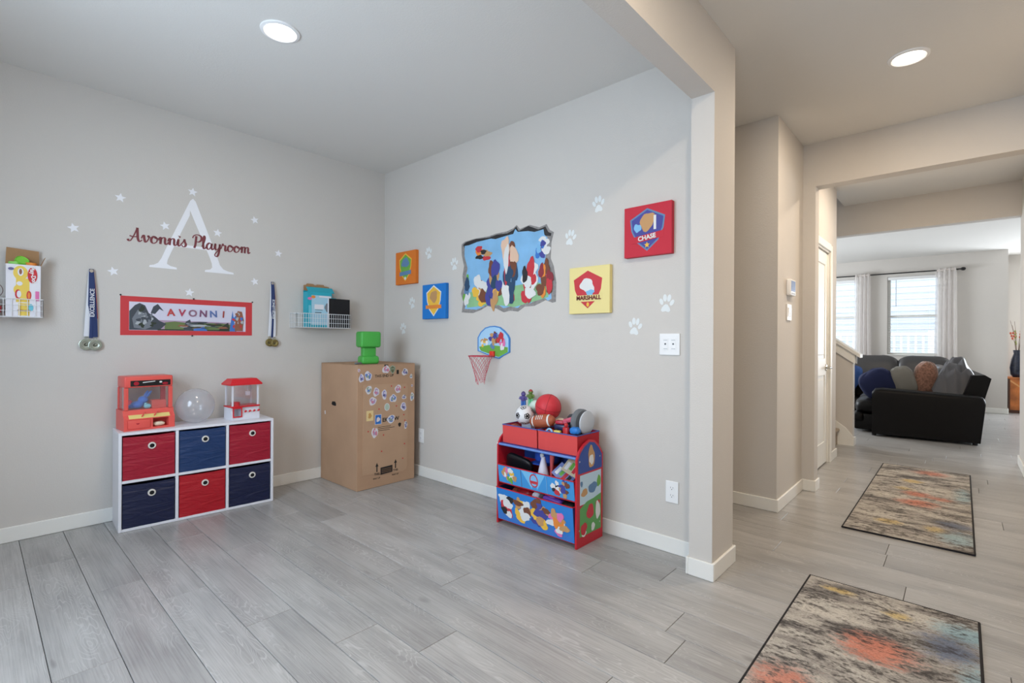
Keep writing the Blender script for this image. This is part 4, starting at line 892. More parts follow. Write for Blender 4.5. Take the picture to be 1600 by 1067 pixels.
# --- small white and red claw machine
SILVW = M('claw_white', (222, 224, 232), 0.35); TRED = M('claw_red', (214, 34, 44), 0.35)
t = thing('claw_machine', 'small white and red toy claw machine at the right end of the shelf', 'toy', sloc(0.722, 0.075, SH+0.0006), SR+math.radians(7))
A, D, HH = 0.095, 0.13, 0.29
def base2(bm):
    polyx(bm, [(0, 0), (0, 0.045), (0.012, 0.065), (0.014, 0.088), (D, 0.088), (D, 0)], -A, -0.085)
    polyx(bm, [(0, 0), (0, 0.018), (0.06, 0.018), (0.06, 0.088), (D, 0.088), (D, 0)], -0.085, -0.03)
    polyx(bm, [(0, 0), (0, 0.045), (0.012, 0.065), (0.014, 0.088), (D, 0.088), (D, 0)], -0.03, A)
part('base', SILVW, t, base2)
part('prize_frame', TRED, t, lambda bm: [box(bm, -0.088, -0.082, -0.006, 0.0, 0.02, 0.088), box(bm, -0.033, -0.027, -0.006, 0.0, 0.02, 0.088), box(bm, -0.082, -0.033, -0.006, 0, 0.02, 0.027), box(bm, -0.082, -0.033, -0.006, 0.0, 0.081, 0.088)])
part('prize_door', CLEAR, t, lambda bm: box(bm, -0.082, -0.033, -0.003, -0.001, 0.027, 0.081))
part('red_band', TRED, t, lambda bm: box(bm, -A-0.003, A+0.003, -0.002, D+0.003, 0.0885, 0.098, 0.002, 1))
part('chute', TRED, t, lambda bm: lathe(bm, [(0.03, 0.0985), (0.03, 0.125), (0.027, 0.125), (0.027, 0.0985)], (-0.055, 0.04, 0), 'z', 20, cap=False), True)
for k in range(4): part('control_knob', TRED, t, lambda bm: [tube(bm, [(-0.005+k*0.03, 0.004, 0.052), (-0.005+k*0.03, -0.006, 0.060)], 0.004), ell(bm, (-0.005+k*0.03, -0.009, 0.060), 0.0085, 0.006, 0.007, 10, 8)], True)
for x in (-A+0.004, A-0.014):
    for y in (0.006, D-0.016): part('post', SILVW, t, lambda bm: box(bm, x, x+0.010, y, y+0.010, 0.0985, HH-0.045))
part('front_pane', CLEAR, t, lambda bm: box(bm, -A+0.015, A-0.015, 0.010, 0.012, 0.0985, HH-0.045))
part('rear_pane', CLEAR, t, lambda bm: box(bm, -A+0.015, A-0.015, D-0.012, D-0.010, 0.0985, HH-0.045))
for x in (-A+0.007, A-0.009): part('side_pane', CLEAR, t, lambda bm: box(bm, x, x+0.002, 0.017, D-0.017, 0.0985, HH-0.045))
def roof(bm):
    lo = [(-A-0.014, -0.012, HH-0.044), (A+0.014, -0.012, HH-0.044), (A+0.014, D+0.012, HH-0.044), (-A-0.014, D+0.012, HH-0.044)]
    rings = [lo, [(x, y, HH-0.034) for x, y, z in lo], [(-A+0.012, 0.022, HH), (A-0.012, 0.022, HH), (A-0.012, D-0.022, HH), (-A+0.012, D-0.022, HH)]]
    V = [[bm.verts.new(p) for p in r] for r in rings]
    for a, b in zip(V, V[1:]):
        for k in range(4): bm.faces.new((a[k], a[(k+1) % 4], b[(k+1) % 4], b[k]))
    bm.faces.new(V[0]); bm.faces.new(V[-1])
part('roof', TRED, t, roof)
part('claw_head', SILVW, t, lambda bm: [box(bm, 0.022, 0.050, 0.045, 0.07, 0.165, 0.195, 0.003, 1), tube(bm, [(0.036, 0.058, 0.195), (0.036, 0.058, HH-0.045)], 0.003)])
# --- see-through balloon
o = part('balloon', Mclear('balloon_skin', (232, 236, 244), 0.34, 0.15, 0.06), None, lambda bm: ell(bm, (0, 0, 0.117), 0.116, 0.108, 0.117, 40, 24), True)
o.location = sloc(0.425, 0.142, SH+0.0008); o.rotation_euler = (0, 0, SR); tag(o, 'pale see-through ball between the two claw machines on the shelf', 'ball')

# ================================================================ CARDBOARD BOX
CARD = M('corrugated_card', (182, 148, 120), 0.85, spec=0.15, var=0.05, vscale=5); CARDD = M('card_edge', (140, 104, 74), 0.9)
BX = (0.018, 0.600, -0.625, -0.085, 0.978)
cb = thing('cardboard_box', 'tall brown cardboard box with stickers in the corner', 'box', (0.600, -0.355, 0), RA)
# local: x = world y + 0.355, y back = 0.6 - world x
bw, bd, bh = 0.27, 0.582, 0.978
part('carton', CARD, cb, lambda bm: box(bm, -bw, bw, 0, bd, 0.001, bh-0.004, 0.003, 2))
part('top_flap', CARD, cb, lambda bm: [box(bm, -bw+0.001, -0.002, 0.001, bd-0.001, bh-0.0035, bh, 0.001, 1)])
part('top_flap', CARD, cb, lambda bm: [box(bm, 0.002, bw-0.001, 0.001, bd-0.001, bh-0.0035, bh, 0.001, 1)])
def bl(y, z): return (y+0.355, z)
def cutdoor(bm):
    P = [bl(-0.578, 0.118), bl(-0.205, 0.083), bl(-0.168, 0.10), bl(-0.160, 0.14), bl(-0.160, 0.775), bl(-0.175, 0.808), bl(-0.30, 0.815), bl(-0.45, 0.818), bl(-0.575, 0.822)]
    poly(bm, P, -0.004, 0.0)
part('cut_door', M('card_door', (187, 154, 126), 0.85, spec=0.15, var=0.05, vscale=5), cb, cutdoor)
INK = M('black_print', (34, 30, 28), 0.7); STW = M('sticker_white', (214, 211, 216), 0.4)
SC_ = [M('sticker_lilac', (150, 142, 196), 0.4), M('sticker_blue', (96, 124, 190), 0.4), M('sticker_rose', (206, 126, 146), 0.4), M('sticker_slate', (92, 96, 128), 0.4), M('sticker_sage', (150, 166, 146), 0.4), M('sticker_mauve', (176, 150, 186), 0.4)]
stk = [(-0.592, 0.875, .022, .034), (-0.534, 0.89, .032, .036), (-0.372, 0.935, .033, .032), (-0.189, 0.907, .030, .028), (-0.529, 0.78, .027, .032), (-0.461, 0.759, .029, .033), (-0.387, 0.734, .024, .038),
       (-0.303, 0.696, .032, .034), (-0.257, 0.771, .028, .036), (-0.197, 0.699, .020, .020), (-0.115, 0.695, .020, .034), (-0.492, 0.689, .034, .030), (-0.202, 0.62, .028, .036), (-0.323, 0.529, .036, .034), (-0.473, 0.438, .028, .042), (-0.178, 0.463, .016, .03), (-0.126, 0.868, .014, .018), (-0.622, 0.937, .010, .014), (-0.117, 0.789, .008, .010)]
for k, (y, z, rx, rz) in enumerate(stk):
    x, zz = bl(y, z)
    x = max(-bw+rx*1.1, min(bw-rx*1.1, x))
    lay = [(blob(x, zz, rx, rz, 100+k, amp=0.13), STW), (blob(x+rx*0.05, zz+rz*0.05, rx*0.66, rz*0.66, 130+k, amp=0.3), SC_[k % 6]), (blob(x-rx*0.1, zz-rz*0.15, rx*0.34, rz*0.3, 160+k, amp=0.3), SC_[(k+3) % 6]), (blob(x+rx*0.1, zz+rz*0.3, rx*0.25, rz*0.2, 190+k, amp=0.3), STW)]
    flat('sticker', cb, lay, -0.0042, 0.00025)
x, z = bl(-0.31, 0.932); flat('sticker', cb, [(shield(x, z, 0.026, 0.036), SC_[4]), (shield(x, z, 0.019, 0.028), M('sticker_olive', (98, 104, 74), 0.4)), (oval(x-0.007, z+0.006, 0.005, 0.006, 8), SC_[4]), (oval(x+0.007, z+0.006, 0.005, 0.006, 8), SC_[4])], -0.0042, 0.00025)
x, z = bl(-0.361, 0.631); flat('sticker', cb, [(oval(x, z, 0.025, 0.031), STW), (oval(x, z, 0.020, 0.026), M('sticker_pale_green', (176, 196, 178), 0.4))], -0.0042, 0.00025)
x, z = bl(-0.517, 0.576); flat('sticker', cb, [(rect(x-0.031, x+0.031, z-0.04, z+0.04), M('sticker_cream', (226, 202, 146), 0.5)), (blob(x, z, 0.016, 0.02, 77), M('sticker_ochre', (196, 150, 86), 0.5))], -0.0042, 0.00025)
x, z = bl(-0.442, 0.539); flat('sticker', cb, [(rect(x-0.030, x+0.030, z-0.040, z+0.040), STW), (rect(x-0.026, x+0.026, z-0.036, z+0.036), M('sticker_bright_blue', (44, 110, 190), 0.4)), (blob(x, z, 0.015, 0.02, 79), STW)], -0.0042, 0.00025)
for y, z, w, h in ((-0.258, 0.91, 0.011, 0.017),): part('black_mark', INK, cb, lambda bm: poly(bm, rect(bl(y, z)[0]-w, bl(y, z)[0]+w, z-h, z+h), -0.0004, 0))
part('black_mark', INK, cb, lambda bm: poly(bm, rect(bl(-0.365, 0)[0]-0.02, bl(-0.365, 0)[0]+0.016, 0.955, 0.974), -0.0004, 0))
part('black_mark', INK, cb, lambda bm: poly(bm, shield(bl(-0.239, 0)[0], 0.473, 0.015, 0.019), -0.0046, -0.004))
RDOT = M('red_dot', (198, 60, 54), 0.6)
for y, z in [(-0.32, 0.798), (-0.192, 0.779), (-0.435, 0.621), (-0.271, 0.631), (-0.198, 0.552), (-0.188, 0.504), (-0.531, 0.454), (-0.392, 0.409), (-0.19, 0.309), (-0.409, 0.28), (-0.206, 0.19)]:
    part('red_dot', RDOT, cb, lambda bm: poly(bm, oval(bl(y, z)[0], z, 0.006, 0.006, 10), -0.0046, -0.004))
text('print', 'THIS END UP', 0.030, INK, cb, bl(-0.385, 0)[0], 0.884, 0, 0.0004, bold=0.0006)
text('print', 'EK', 0.044, INK, cb, bl(-0.378, 0)[0], 0.528, -0.004, 0.0004, bold=0.0015)
text('print', 'W', 0.044, INK, cb, bl(-0.268, 0)[0], 0.528, -0.004, 0.0004, bold=0.0015)
for k, w in enumerate((0.12, 0.155, 0.11)): part('print_line', INK, cb, lambda bm: poly(bm, rect(bl(-0.444, 0)[0], bl(-0.444, 0)[0]+w, 0.474-0.014*k, 0.478-0.014*k), -0.0044, -0.004))
lb = flat('black_label', cb, [([bl(-0.418, 0.094), bl(-0.306, 0.098), bl(-0.306, 0.154), bl(-0.418, 0.150)], INK)] + [(rect(bl(-0.408, 0)[0], bl(-0.316, 0)[0], z, z+0.003), M('print_tan_line', (150, 116, 86), 0.8)) for z in (0.108, 0.121, 0.134)], -0.004, 0.0003)
for y in (-0.451, -0.277):
    x = bl(y, 0)[0]
    part('arrow_print', INK, cb, lambda bm: poly(bm, [(x-0.005, 0.122), (x+0.005, 0.122), (x+0.005, 0.165), (x+0.014, 0.165), (x, 0.195), (x-0.014, 0.165), (x-0.005, 0.165)], -0.0044, -0.004))
    text('print', 'THIS', 0.024, INK, cb, x, 0.106, -0.004, 0.0004, bold=0.0006); text('print', 'WAY UP', 0.017, INK, cb, x, 0.070, 0, 0.0004, bold=0.0006)
# hand hole on the left side of the box
part('hand_hole', DARK, cb, lambda bm: polyx(bm, [(0.325, 0.638), (0.34, 0.632), (0.385, 0.635), (0.40, 0.645), (0.39, 0.665), (0.345, 0.668), (0.328, 0.655)], -bw-0.0006, -bw))
part('scuff', STW, cb, lambda bm: polyx(bm, [(0.5, 0.55), (0.515, 0.548), (0.52, 0.575), (0.505, 0.58)], -bw-0.0005, -bw))
# --- green toy on the box
GREEN = M('green_plastic', (74, 172, 72), 0.4)
t = thing('green_toy', 'plain bright green block-shaped plastic toy on the cardboard box', 'toy', (0.475, -0.455, 0.9786), RA+math.radians(-12))
part('upper_block', GREEN, t, lambda bm: box(bm, -0.083, 0.083, -0.070, 0.070, 0.134, 0.262, 0.018, 4), True)
part('middle_block', GREEN, t, lambda bm: box(bm, -0.054, 0.054, -0.034, 0.034, 0.03, 0.136, 0.010, 3), True)
part('foot', GREEN, t, lambda bm: box(bm, -0.072, 0.072, -0.062, 0.058, 0.0, 0.066, 0.020, 4), True)
o = part('marker_pen', M('grey_pen', (120, 122, 128), 0.4), None, lambda bm: lathe(bm, [(0.006, 0), (0.0085, 0.005), (0.0085, 0.07), (0.007, 0.075), (0.007, 0.10), (0.003, 0.104)], (0, 0, 0.0085), 'y', 12), True)
o.location = (0.520, -0.600, 0.9784); o.rotation_euler = (0, 0, 0.3); tag(o, 'grey marker pen lying beside the green toy on the cardboard box', 'pen')
# ================================================================ TOY ORGANIZER (front faces -y)
OX, OY = 2.1325, -0.335
og = thing('toy_organizer', 'red and blue toy organizer with printed bins against the wall', 'organizer', (OX, OY, 0))
ORED = M('organizer_red', (196, 34, 50), 0.4); OBLU = M('organizer_blue', (38, 72, 150), 0.4); OFAB = M('bin_fabric_red', (214, 74, 72), 0.75, bump=0.2, bscale=60); OTRM = M('bin_trim_blue', (72, 92, 160), 0.7)
SIDE = [(0.0, 0.001), (0.0, 0.505), (0.025, 0.548), (0.07, 0.582), (0.125, 0.602), (0.18, 0.592), (0.23, 0.555), (0.27, 0.505), (0.27, 0.001)]
for sx in (-0.3125, 0.3005):
    sp = part('side_panel', ORED, og, lambda bm: polyx(bm, SIDE, sx, sx+0.012))
PSKY = M('print_pale_sky', (190, 214, 228), 0.5); PGRN = M('print_grass', (92, 160, 84), 0.5); PNAV = M('print_royal', (44, 74, 150), 0.45)
def side_print(bm_pts, mat, k): part('side_print', mat, og, lambda bm: polyx(bm, bm_pts, 0.3125+0.0004*k, 0.3125+0.0004*(k+1)))
side_print([(0.012, 0.42), (0.012, 0.498), (0.034, 0.538), (0.075, 0.570), (0.125, 0.589), (0.175, 0.580), (0.22, 0.546), (0.258, 0.5), (0.258, 0.42)], PNAV, 0)
side_print([(0.03, 0.24), (0.03, 0.41), (0.25, 0.41), (0.25, 0.24)], PSKY, 0)
side_print([(0.03, 0.06), (0.03, 0.22), (0.10, 0.25), (0.17, 0.255), (0.25, 0.27), (0.25, 0.06)], PGRN, 1)
for k, (y, z, ry, rz, m) in enumerate([(0.145, 0.50, 0.035, 0.062, S_TN), (0.145, 0.485, 0.022, 0.03, S_WH), (0.075, 0.305, 0.032, 0.022, S_TN), (0.16, 0.32, 0.045, 0.03, S_BG), (0.225, 0.345, 0.02, 0.035, S_GN), (0.135, 0.185, 0.034, 0.045, S_RD), (0.135, 0.185, 0.02, 0.028, S_SK), (0.215, 0.175, 0.026, 0.05, S_WH), (0.215, 0.215, 0.022, 0.02, S_RD), (0.07, 0.10, 0.03, 0.035, S_RD), (0.07, 0.075, 0.025, 0.02, S_WH), (0.165, 0.09, 0.02, 0.022, S_WH), (0.165, 0.09, 0.012, 0.014, S_RD), (0.045, 0.36, 0.012, 0.016, S_BG)]):
    side_print(blob(y, z, ry, rz, 300+k, 18, 0.14), m, 2 + k % 2)
for y, z in ((0.025, 0.49), (0.235, 0.49), (0.025, 0.10), (0.235, 0.10)): part('bolt', CHROME, og, lambda bm: cyl(bm, (0.3125, y, z), 0.005, 0.002, 'x', 10))
part('back_panel', OBLU, og, lambda bm: box(bm, -0.3, 0.3, 0.258, 0.264, 0.02, 0.50))
part('top_board', OBLU, og, lambda bm: box(bm, -0.3, 0.3, 0.012, 0.257, 0.508, 0.516))
part('front_rail', M('rail_blue', (104, 140, 206), 0.35), og, lambda bm: tube(bm, [(-0.3, 0.008, 0.508), (0.3, 0.008, 0.508)], 0.0075, 10), True)
part('middle_board', ORED, og, lambda bm: box(bm, -0.3, 0.3, 0.012, 0.257, 0.258, 0.266))
part('bottom_board', ORED, og, lambda bm: box(bm, -0.3, 0.3, 0.012, 0.257, 0.022, 0.03))
for z in (0.508,): part('rail_cap', WHITE, og, lambda bm: [ell(bm, (-0.3125, 0.008, z), 0.004, 0.008, 0.008, 10, 8)], True)
# fabric bins of the organizer
def tray(name, label, x0, x1, y0, y1, z0, z1, lean, front_m, side_m, trim_m, group):
    """open fabric bin: front leans out by 'lean' at its top"""
    t = thing(name, label, 'bin', ((x0+x1)/2, y0, z0), 0, group); a = (x1-x0)/2; d = y1-y0; h = z1-z0; th = 0.004
    part('front_wall', front_m, t, lambda bm: polyx(bm, [(0, 0), (-lean, h), (-lean+th, h), (th, 0)], -a, a))
    for s in (-1, 1): part('side_wall', side_m, t, lambda bm: polyx(bm, [(th, 0), (-lean+th, h), (d, h), (d, 0)], s*a-(th if s > 0 else 0), s*a+(th if s < 0 else 0)))
    part('back_wall', side_m, t, lambda bm: box(bm, -a+th, a-th, d-th, d, 0, h))
    part('bin_floor', side_m, t, lambda bm: box(bm, -a+th, a-th, th+0.001, d-th, 0, th))
    e = 0.0035
    part('trim', trim_m, t, lambda bm: tube(bm, [(-a, -lean, h), (a, -lean, h), (a, d, h), (-a, d, h)], e, 6, True))
    return t
OFS = M('bin_fabric_deep_red', (176, 26, 40), 0.75)
tray('organizer_bin', 'open salmon red fabric bin on top of the organizer, left one with balls', 1.842, 2.128, -0.303, -0.075, 0.5175, 0.632, 0.004, OFAB, OFS, OTRM, 'top bins of the organizer')
tray('organizer_bin', 'open salmon red fabric bin on top of the organizer, right one with discs', 2.138, 2.424, -0.303, -0.075, 0.5175, 0.632, 0.004, OFAB, OFS, OTRM, 'top bins of the organizer')
OBB = M('bin_print_blue', (66, 150, 214), 0.6)
mb = tray('organizer_bin', 'wide sky blue printed bin in the middle row of the organizer', 1.838, 2.428, -0.330, -0.09, 0.268, 0.382, 0.016, OBB, OFS, ORED, 'lower bins of the organizer')
lb_ = tray('organizer_bin', 'large blue printed bin at the bottom of the organizer', 1.836, 2.430, -0.334, -0.09, 0.031, 0.238, 0.022, M('bin_print_deep_blue', (44, 126, 204), 0.6), M('bin_inner_navy', (34, 40, 96), 0.7), ORED, 'lower bins of the organizer')
def bin_print(t, lay, lean, h, y=0.0):
    bm = NB(); mats = []; th = 0.0004
    for k, (pts, m) in enumerate(lay):
        if m not in mats: mats.append(m)
        b = mark(bm); poly(bm, pts, -0.0001-0.00008*k, -0.0, mats.index(m))
        for v in bm.verts:
            if v not in b: v.co.y -= lean*v.co.z/h
    out(bm, 'bin_print', mats, t)
bin_print(mb, [([(-0.10, 0.11), (-0.02, 0.005), (0.0, 0.11)], M('print_ray', (120, 190, 232), 0.6)), ([(0.02, 0.11), (0.02, 0.005), (0.09, 0.11)], M('print_ray', None)), (oval(0, 0.06, 0.034, 0.042), S_RD), (oval(0, 0.06, 0.026, 0.034), S_SK), (rect(-0.03, 0.03, 0.04, 0.058), S_RD),
     *cluster(-0.235, 0.055, 0.035, 0.05, [S_TN, ORG, S_WH, PINK], 9, 21), *cluster(-0.18, 0.055, 0.035, 0.05, [S_WH, S_YE, S_TN, S_GN], 9, 22), *cluster(0.17, 0.055, 0.036, 0.052, [S_WH, S_RD, S_WH, STONED], 9, 23), *cluster(0.235, 0.055, 0.035, 0.05, [S_TN, S_NV, S_BR, S_NV], 9, 24), (rect(-0.1025, -0.0995, 0, 0.112), S_BG), (rect(0.0985, 0.1015, 0, 0.112), S_SK)], 0.016, 0.114)
bin_print(lb_, [([(-0.29, 0.0), (-0.29, 0.05), (-0.1, 0.03), (0.1, 0.06), (0.29, 0.03), (0.29, 0.0)], M('print_azure', None)), *cluster(-0.215, 0.10, 0.06, 0.085, [S_WH, S_RD, S_WH, STONED, S_WH], 14, 25), *cluster(-0.085, 0.095, 0.065, 0.085, [S_WH, S_TN, S_YE, S_BR, S_WH], 14, 26),
     *cluster(0.05, 0.11, 0.07, 0.09, [S_NV, S_TN, S_NV, S_BR, S_YE], 16, 27), *cluster(0.185, 0.085, 0.07, 0.075, [S_WH, S_TN, PINK, ORG, S_TN], 14, 28)], 0.022, 0.207)

# --- things on and in the organizer
def single(name, label, cat, mat, fn, loc, rot=(0, 0, 0), group=None, smooth=True):
    o = part(name, mat, None, fn, smooth); o.location = loc; o.rotation_euler = rot; return tag(o, label, cat, group)
# soccer ball: truncated icosahedron patches
def soccer(loc, r, label):
    t = thing('soccer_ball', label, 'ball', loc, 0.4)
    ph = (1+5**0.5)/2; ico = [Vector(v).normalized() for s in (1, -1) for u in (1, -1) for v in ((0, s, u*ph), (s, u*ph, 0), (u*ph, 0, s))]
    def core(bm): ell(bm, (0, 0, r), r*0.995, seg=32, rings=20)
    part('ball_skin', M('ball_white', (228, 228, 230), 0.4), t, core, True)
    for n in ico:
        def pent(bm):
            u = n.orthogonal().normalized(); w = n.cross(u); ring = []; c = bm.verts.new(n*r*1.004 + Vector((0, 0, r)))
            for k in range(5):
                a = 2*PI*k/5; d = (n + (u*math.cos(a)+w*math.sin(a))*0.36).normalized(); ring.append(bm.verts.new(d*r*1.003 + Vector((0, 0, r))))
            mid = []
            for k in range(5):
                d = ((ring[k].co + ring[(k+1) % 5].co)/2 - Vector((0, 0, r))).normalized(); mid.append(bm.verts.new(d*r*1.0035 + Vector((0, 0, r))))
            for k in range(5): bm.faces.new((c, ring[k], mid[k])); bm.faces.new((c, mid[k], ring[(k+1) % 5]))
        part('pentagon_patch', BLACK, t, pent, True)
BALLY = 0.5225
soccer((1.958, -0.222, 0.634), 0.062, 'black and white soccer ball on the left top bin')
def seam_ball(loc, r, col, label, seamcol, rot=(0.2, 0.3, 0.2)):
    t = thing('toy_ball', label, 'ball', loc); t.rotation_euler = rot
    part('ball_skin', M('ball_' + label.split()[0], col, 0.5, bump=0.3, bscale=250), t, lambda bm: ell(bm, (0, 0, 0), r, seg=32, rings=20), True)
    sm = M('seam_' + label.split()[0], seamcol, 0.6)
    for ax in range(3):
        P = []
        for k in range(40):
            a = 2*PI*k/40; P.append([(r*math.cos(a), r*math.sin(a), 0), (r*math.cos(a), 0, r*math.sin(a)), (0, r*math.cos(a), r*math.sin(a))][ax])
        part('seam', sm, t, lambda bm: tube(bm, P, r*0.018, 6, True), True)
seam_ball((2.092, -0.150, 0.752), 0.083, (206, 52, 62), 'red basketball on top of the pile in the left bin', (150, 34, 44), (0.15, 0.25, 0.5))
seam_ball((1.893, -0.245, 0.590), 0.044, (176, 82, 58), 'brown small basketball peeking out of the left top bin', (60, 36, 30))
seam_ball((1.985, -0.262, 0.588), 0.037, (222, 128, 62), 'orange small ball at the front of the left top bin', (150, 84, 40))
def football(loc, rot):
    t = thing('football', 'brown toy football with white stripes across both top bins', 'ball', loc); t.rotation_euler = rot
    L_, R_ = 0.088, 0.042
    def prof(a): return R_*(math.cos(a))**0.75
    part('ball_skin', M('football_brown', (168, 88, 58), 0.5, bump=0.3, bscale=250), t, lambda bm: lathe(bm, [(max(prof(a), 0.0015), L_*math.sin(a)) for a in [(-1+2*k/16)*PI/2*0.985 for k in range(17)]], (0, 0, 0), 'x', 24), True)
    for s in (-1, 1):
        a0 = 0.66
        part('stripe', S_WH, t, lambda bm: lathe(bm, [(prof(s*a)*1.015+0.0004, L_*math.sin(s*a)) for a in (a0-0.07, a0, a0+0.07)], (0, 0, 0), 'x', 24, cap=False), True)
    for k in range(4): part('lace', S_WH, t, lambda bm: box(bm, -0.024+k*0.014, -0.020+k*0.014, -0.014, 0.014, R_*0.965, R_*1.03))
football((2.128, -0.252, 0.679), (0.9, -0.15, 0.15))
o = single('toy_ball', 'pale mint ball behind the red basketball on the organizer', 'ball', M('mint_ball', (206, 226, 216), 0.5), lambda bm: ell(bm, (0, 0, 0), 0.045, seg=24, rings=16), (1.952, -0.105, 0.735))
def peg(loc, label, body, head, cap_m, h):
    t = thing('toy_figure', label, 'toy', loc, 0.2, 'plain toy figures on the organizer')
    part('legs', body, t, lambda bm: [tube(bm, [(-0.009, 0, 0), (-0.008, 0, h*0.45)], [0.009, 0.010]), tube(bm, [(0.011, 0, 0), (0.009, 0, h*0.45)], [0.009, 0.010])], True)
    part('torso', head, t, lambda bm: lathe(bm, [(0.014, h*0.42), (0.022, h*0.55), (0.023, h*0.68), (0.010, h*0.76)], seg=14), True)
    for s in (-1, 1): part('arm', head, t, lambda bm: tube(bm, [(s*0.020, 0, h*0.68), (s*0.028, -0.006, h*0.52)], [0.007, 0.006]), True)
    part('head', head, t, lambda bm: ell(bm, (0, 0, h*0.85), 0.017, 0.017, h*0.11, 14, 10), True)
    part('cap', cap_m, t, lambda bm: lathe(bm, [(0.016, h*0.88), (0.013, h*0.95), (0.004, h*1.02)], seg=14), True)
peg((1.852, -0.115, 0.722), 'small blue and purple toy figure standing above the soccer ball', M('figure_blue', (64, 112, 186), 0.35), M('figure_purple', (96, 84, 150), 0.35), M('figure_purple_dark', (76, 64, 120), 0.35), 0.108)
peg((1.902, -0.098, 0.738), 'small green toy figure with red cap behind the soccer ball', M('figure_mint', (112, 190, 140), 0.3), M('figure_green', (104, 130, 66), 0.3), M('figure_red', (168, 66, 60), 0.4), 0.108)
# props that carry the figures: a pale storage tube and a box corner inside the left bin
o = single('toy_block', 'pale stacking block under the toy figures in the left top bin', 'toy', M('pale_block', (196, 206, 222), 0.5), lambda bm: box(bm, -0.040, 0.045, -0.022, 0.022, -0.1, 0.098, 0.004, 2), (1.886, -0.105, 0.6225), (0, 0, 0), None, False)
# right bin
o = single('toy_disc', 'cream oval disc lying behind the right top bin front', 'toy', M('cream_disc', (222, 208, 184), 0.5), lambda bm: pillow(bm, (0, 0, 0), 0.046, 0.04, 0.016, 0.8, 0.9), (2.184, -0.150, 0.664), (0.5, 0.1, 0.0))
o = single('toy_shell', 'dark grey dome-shaped toy in the right top bin', 'toy', M('dark_grey_toy', (58, 62, 68), 0.4), lambda bm: lathe(bm, [(0.042, -0.06), (0.046, 0.0), (0.042, 0.022), (0.028, 0.038), (0.002, 0.044)], seg=24), (2.278, -0.128, 0.684))
t = thing('rubber_roller', 'grey rubber wheel standing at the right end of the right top bin', 'wheel', (2.350, -0.163, 0.688), -0.1, 'round things at the right of the top bin')
part('tyre', M('rubber_grey', (110, 114, 118), 0.7), t, lambda bm: lathe(bm, [(0.03, -0.02), (0.070, -0.02), (0.078, -0.012), (0.078, 0.012), (0.070, 0.02), (0.03, 0.02)], (0, 0, 0), 'x', 32, cap=False), True)
part('hub', M('hub_dark', (50, 52, 56), 0.5), t, lambda bm: lathe(bm, [(0.0295, -0.014), (0.0295, 0.014)], (0, 0, 0), 'x', 20), True)
o = single('toy_disc', 'flat light grey disc standing beside the rubber wheel', 'toy', M('pale_grey_disc', (192, 196, 202), 0.45), lambda bm: lathe(bm, [(0.002, -0.008), (0.064, -0.008), (0.070, -0.003), (0.070, 0.003), (0.064, 0.008), (0.002, 0.008)], (0, 0, 0), 'x', 32), (2.400, -0.172, 0.690), (0, 0.03, -0.05))
t = thing('toy_car', 'red and navy toy car in the right top bin', 'toy', (2.262, -0.222, 0.648), 0.2)
part('car_body', M('car_navy', (38, 44, 84), 0.35), t, lambda bm: box(bm, -0.05, 0.05, -0.022, 0.022, -0.012, 0.022, 0.008, 2), True)
part('car_hood', M('car_red', (176, 40, 62), 0.35), t, lambda bm: box(bm, -0.045, 0.012, -0.02, 0.02, 0.0225, 0.045, 0.008, 2), True)
for x in (-0.03, 0.03):
    for s in (-1, 1): part('car_wheel', BLACK, t, lambda bm: cyl(bm, (x, s*0.026-0.004, -0.012), 0.012, 0.008, 'y', 14), True)
o = single('toy_truck', 'pink and red toy piece lying on the dark dome in the right bin', 'toy', M('toy_rose', (206, 92, 116), 0.4), lambda bm: [box(bm, -0.035, 0.035, -0.012, 0.012, -0.012, 0.012, 0.005, 2), cyl(bm, (-0.02, -0.018, -0.004), 0.012, 0.036, 'y', 14), cyl(bm, (0.022, -0.018, -0.004), 0.012, 0.036, 'y', 14)], (2.300, -0.215, 0.700), (0.2, -0.3, 0.3))
o = single('toy_car', 'bright blue toy lump at the right front of the right top bin', 'toy', M('toy_bright_blue', (48, 126, 206), 0.35), lambda bm: pillow(bm, (0, 0, 0), 0.032, 0.026, 0.022, 0.7, 0.8, wob=0.05, seed=9), (2.370, -0.245, 0.648))
o = single('toy_robot', 'small red toy standing at the front of the right top bin', 'toy', M('toy_red_dark', (190, 44, 48), 0.4), lambda bm: [box(bm, -0.017, 0.017, -0.012, 0.012, -0.05, 0.022, 0.004, 2), ell(bm, (0, 0, 0.034), 0.013, 0.012, 0.013, 14, 10)], (2.322, -0.272, 0.645))
o = single('toy_mask', 'orange striped toy head at the left front of the right top bin', 'toy', M('toy_orange', (216, 92, 56), 0.45), lambda bm: pillow(bm, (0, 0, 0), 0.040, 0.028, 0.030, 0.8, 0.9, wob=0.03, seed=2), (2.198, -0.268, 0.612))
o = single('toy_ring', 'light blue toy ring at the left front of the right top bin', 'toy', M('toy_light_blue', (140, 196, 232), 0.4), lambda bm: tube(bm, [(0.020*math.cos(a), 0, 0.020*math.sin(a)) for a in [2*PI*k/20 for k in range(20)]], 0.006, 8, True), (2.215, -0.292, 0.626))
o = single('toy_block', 'small yellow block at the front of the right top bin', 'toy', M('toy_yellow', (228, 208, 110), 0.45), lambda bm: box(bm, -0.022, 0.022, -0.01, 0.01, -0.02, 0.012, 0.003, 2), (2.268, -0.282, 0.630), (0, 0, 0.1), None, False)
